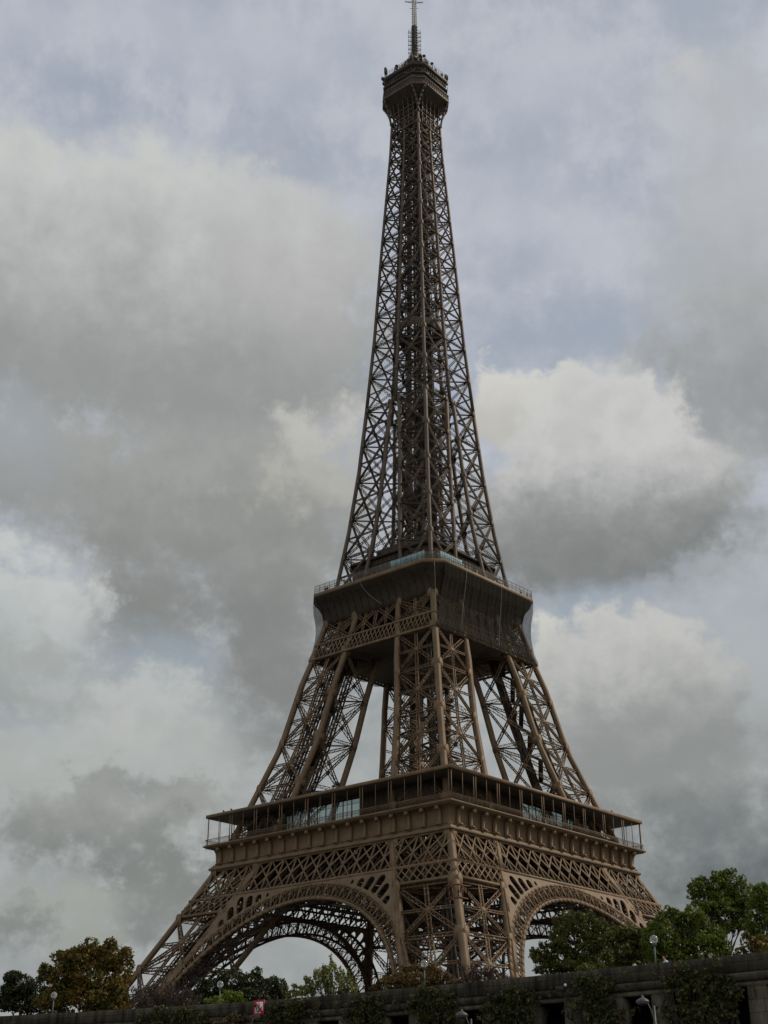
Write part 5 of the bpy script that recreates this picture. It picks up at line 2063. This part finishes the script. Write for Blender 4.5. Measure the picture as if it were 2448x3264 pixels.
# shirt: torso and upper arms, a little larger than the body
sv_ = [(0, 0, .90), (0.02, 0, 1.12), (0.04, 0, 1.32), (0.06, 0, 1.455), (.05, -.18, 1.425), (.0, -.25, 1.14), (.05, -.245, 1.07), (.05, .18, 1.425), (.0, .25, 1.14), (.05, .245, 1.07)]
shirt_me = skin_mesh('shirt', sv_, [(0, 1), (1, 2), (2, 3), (2, 4), (4, 5), (5, 6), (2, 7), (7, 8), (8, 9)],
                     [(.165, .13), (.15, .115), (.172, .125), (.085, .08), .082, .062, .058, .082, .062, .058], 1)
tv_ = [(0, 0, .95), (0, -.09, .88), (.02, -.10, .49), (-.01, -.10, .10), (0, .09, .88), (.02, .10, .49), (-.01, .10, .10)]
trous_me = skin_mesh('trousers', tv_, [(0, 1), (1, 2), (2, 3), (0, 4), (4, 5), (5, 6)], [(.15, .115), .10, .075, .065, .10, .075, .065], 0)
hv_ = [(.07, 0, 1.70), (.085, 0, 1.775), (.03, 0, 1.66)]
hair_me = skin_mesh('hair', hv_, [(0, 1), (0, 2)], [(.085, .095), (.06, .07), (.055, .085)], 0)


def cloth(c, nm):
    return mottled(nm, tuple(v * .85 for v in c), c, 6, .8, .1)


PALEBLUE = cloth((.42, .60, .76), 'pale_blue_cloth')
SALMON = cloth((.55, .20, .12), 'salmon_cloth')
GREYC = cloth((.16, .16, .17), 'grey_cloth')
DARKC = cloth((.03, .03, .04), 'dark_cloth')
WHITEC = cloth((.75, .75, .74), 'white_cloth')
OLIVEC = cloth((.07, .06, .04), 'brown_cloth')


def person(loc, yaw, label, shirt, hairmat, scale=1.0, group=None):
    t = bpy.data.objects.new('person', None)
    t.empty_display_size = .4
    C.objects.link(t)
    t.location = loc
    t.rotation_euler = (0, 0, yaw)
    t.scale = (scale,) * 3
    tag(t, label, 'person', group)
    for nm, me, mt in (('body', body_me, SKIN), ('shirt', shirt_me, shirt), ('trousers', trous_me, DARKC), ('hair', hair_me, hairmat)):
        d = me.copy()
        d.materials.clear()
        d.materials.append(mt)
        o = bpy.data.objects.new(nm, d)
        C.objects.link(o)
        o.parent = t
    return t


LEFTWARD = math.atan2(.75, -.66)
person((-174.5, -160.72, GZ), LEFTWARD + .2, 'person in a pale blue shirt walking left behind the wall', PALEBLUE, HAIR, 1.08)
person((-173.5, -158.95, GZ), LEFTWARD, 'person in a salmon top whose head just clears the wall', SALMON, HAIR, .985)
person((-174.0, -158.4, GZ), LEFTWARD, 'person with a white cap barely showing over the wall', WHITEC, WHITEC, .93)
person((-174.0, -161.4, GZ), LEFTWARD, 'person following close behind the pale blue shirt', OLIVEC, HAIR, .95)
person((-174.5, -163.55, GZ), LEFTWARD, 'person with grey hair at the right, before the brownish bush', GREYC, cloth((.25, .24, .23), 'grey_hair'), 1.0)
person((-179.2, -113.0, GZ), LEFTWARD, 'person in a salmon top low behind the wall at the left', SALMON, HAIR, .80)
vs = [(-19.9, 13.8, 'standing at the railing near the left corner of the second platform'), (-19.9, 13.2, 'beside another at the left railing of the second platform')]
for i, (x, y, lb) in enumerate(vs):
    person((x, y, 116.65), math.pi, 'person in dark clothes ' + lb, DARKC, HAIR, 1.0, 'visitors on the second platform')
for i, (x, y, lb, mt) in enumerate(((13.2, -19.9, 'leaning on the right railing of the second platform', DARKC), (15.6, -19.9, 'near the right corner railing of the second platform', GREYC))):
    person((x, y, 116.65), -math.pi / 2, 'person ' + lb, mt, HAIR, 1.0, 'visitors on the second platform')
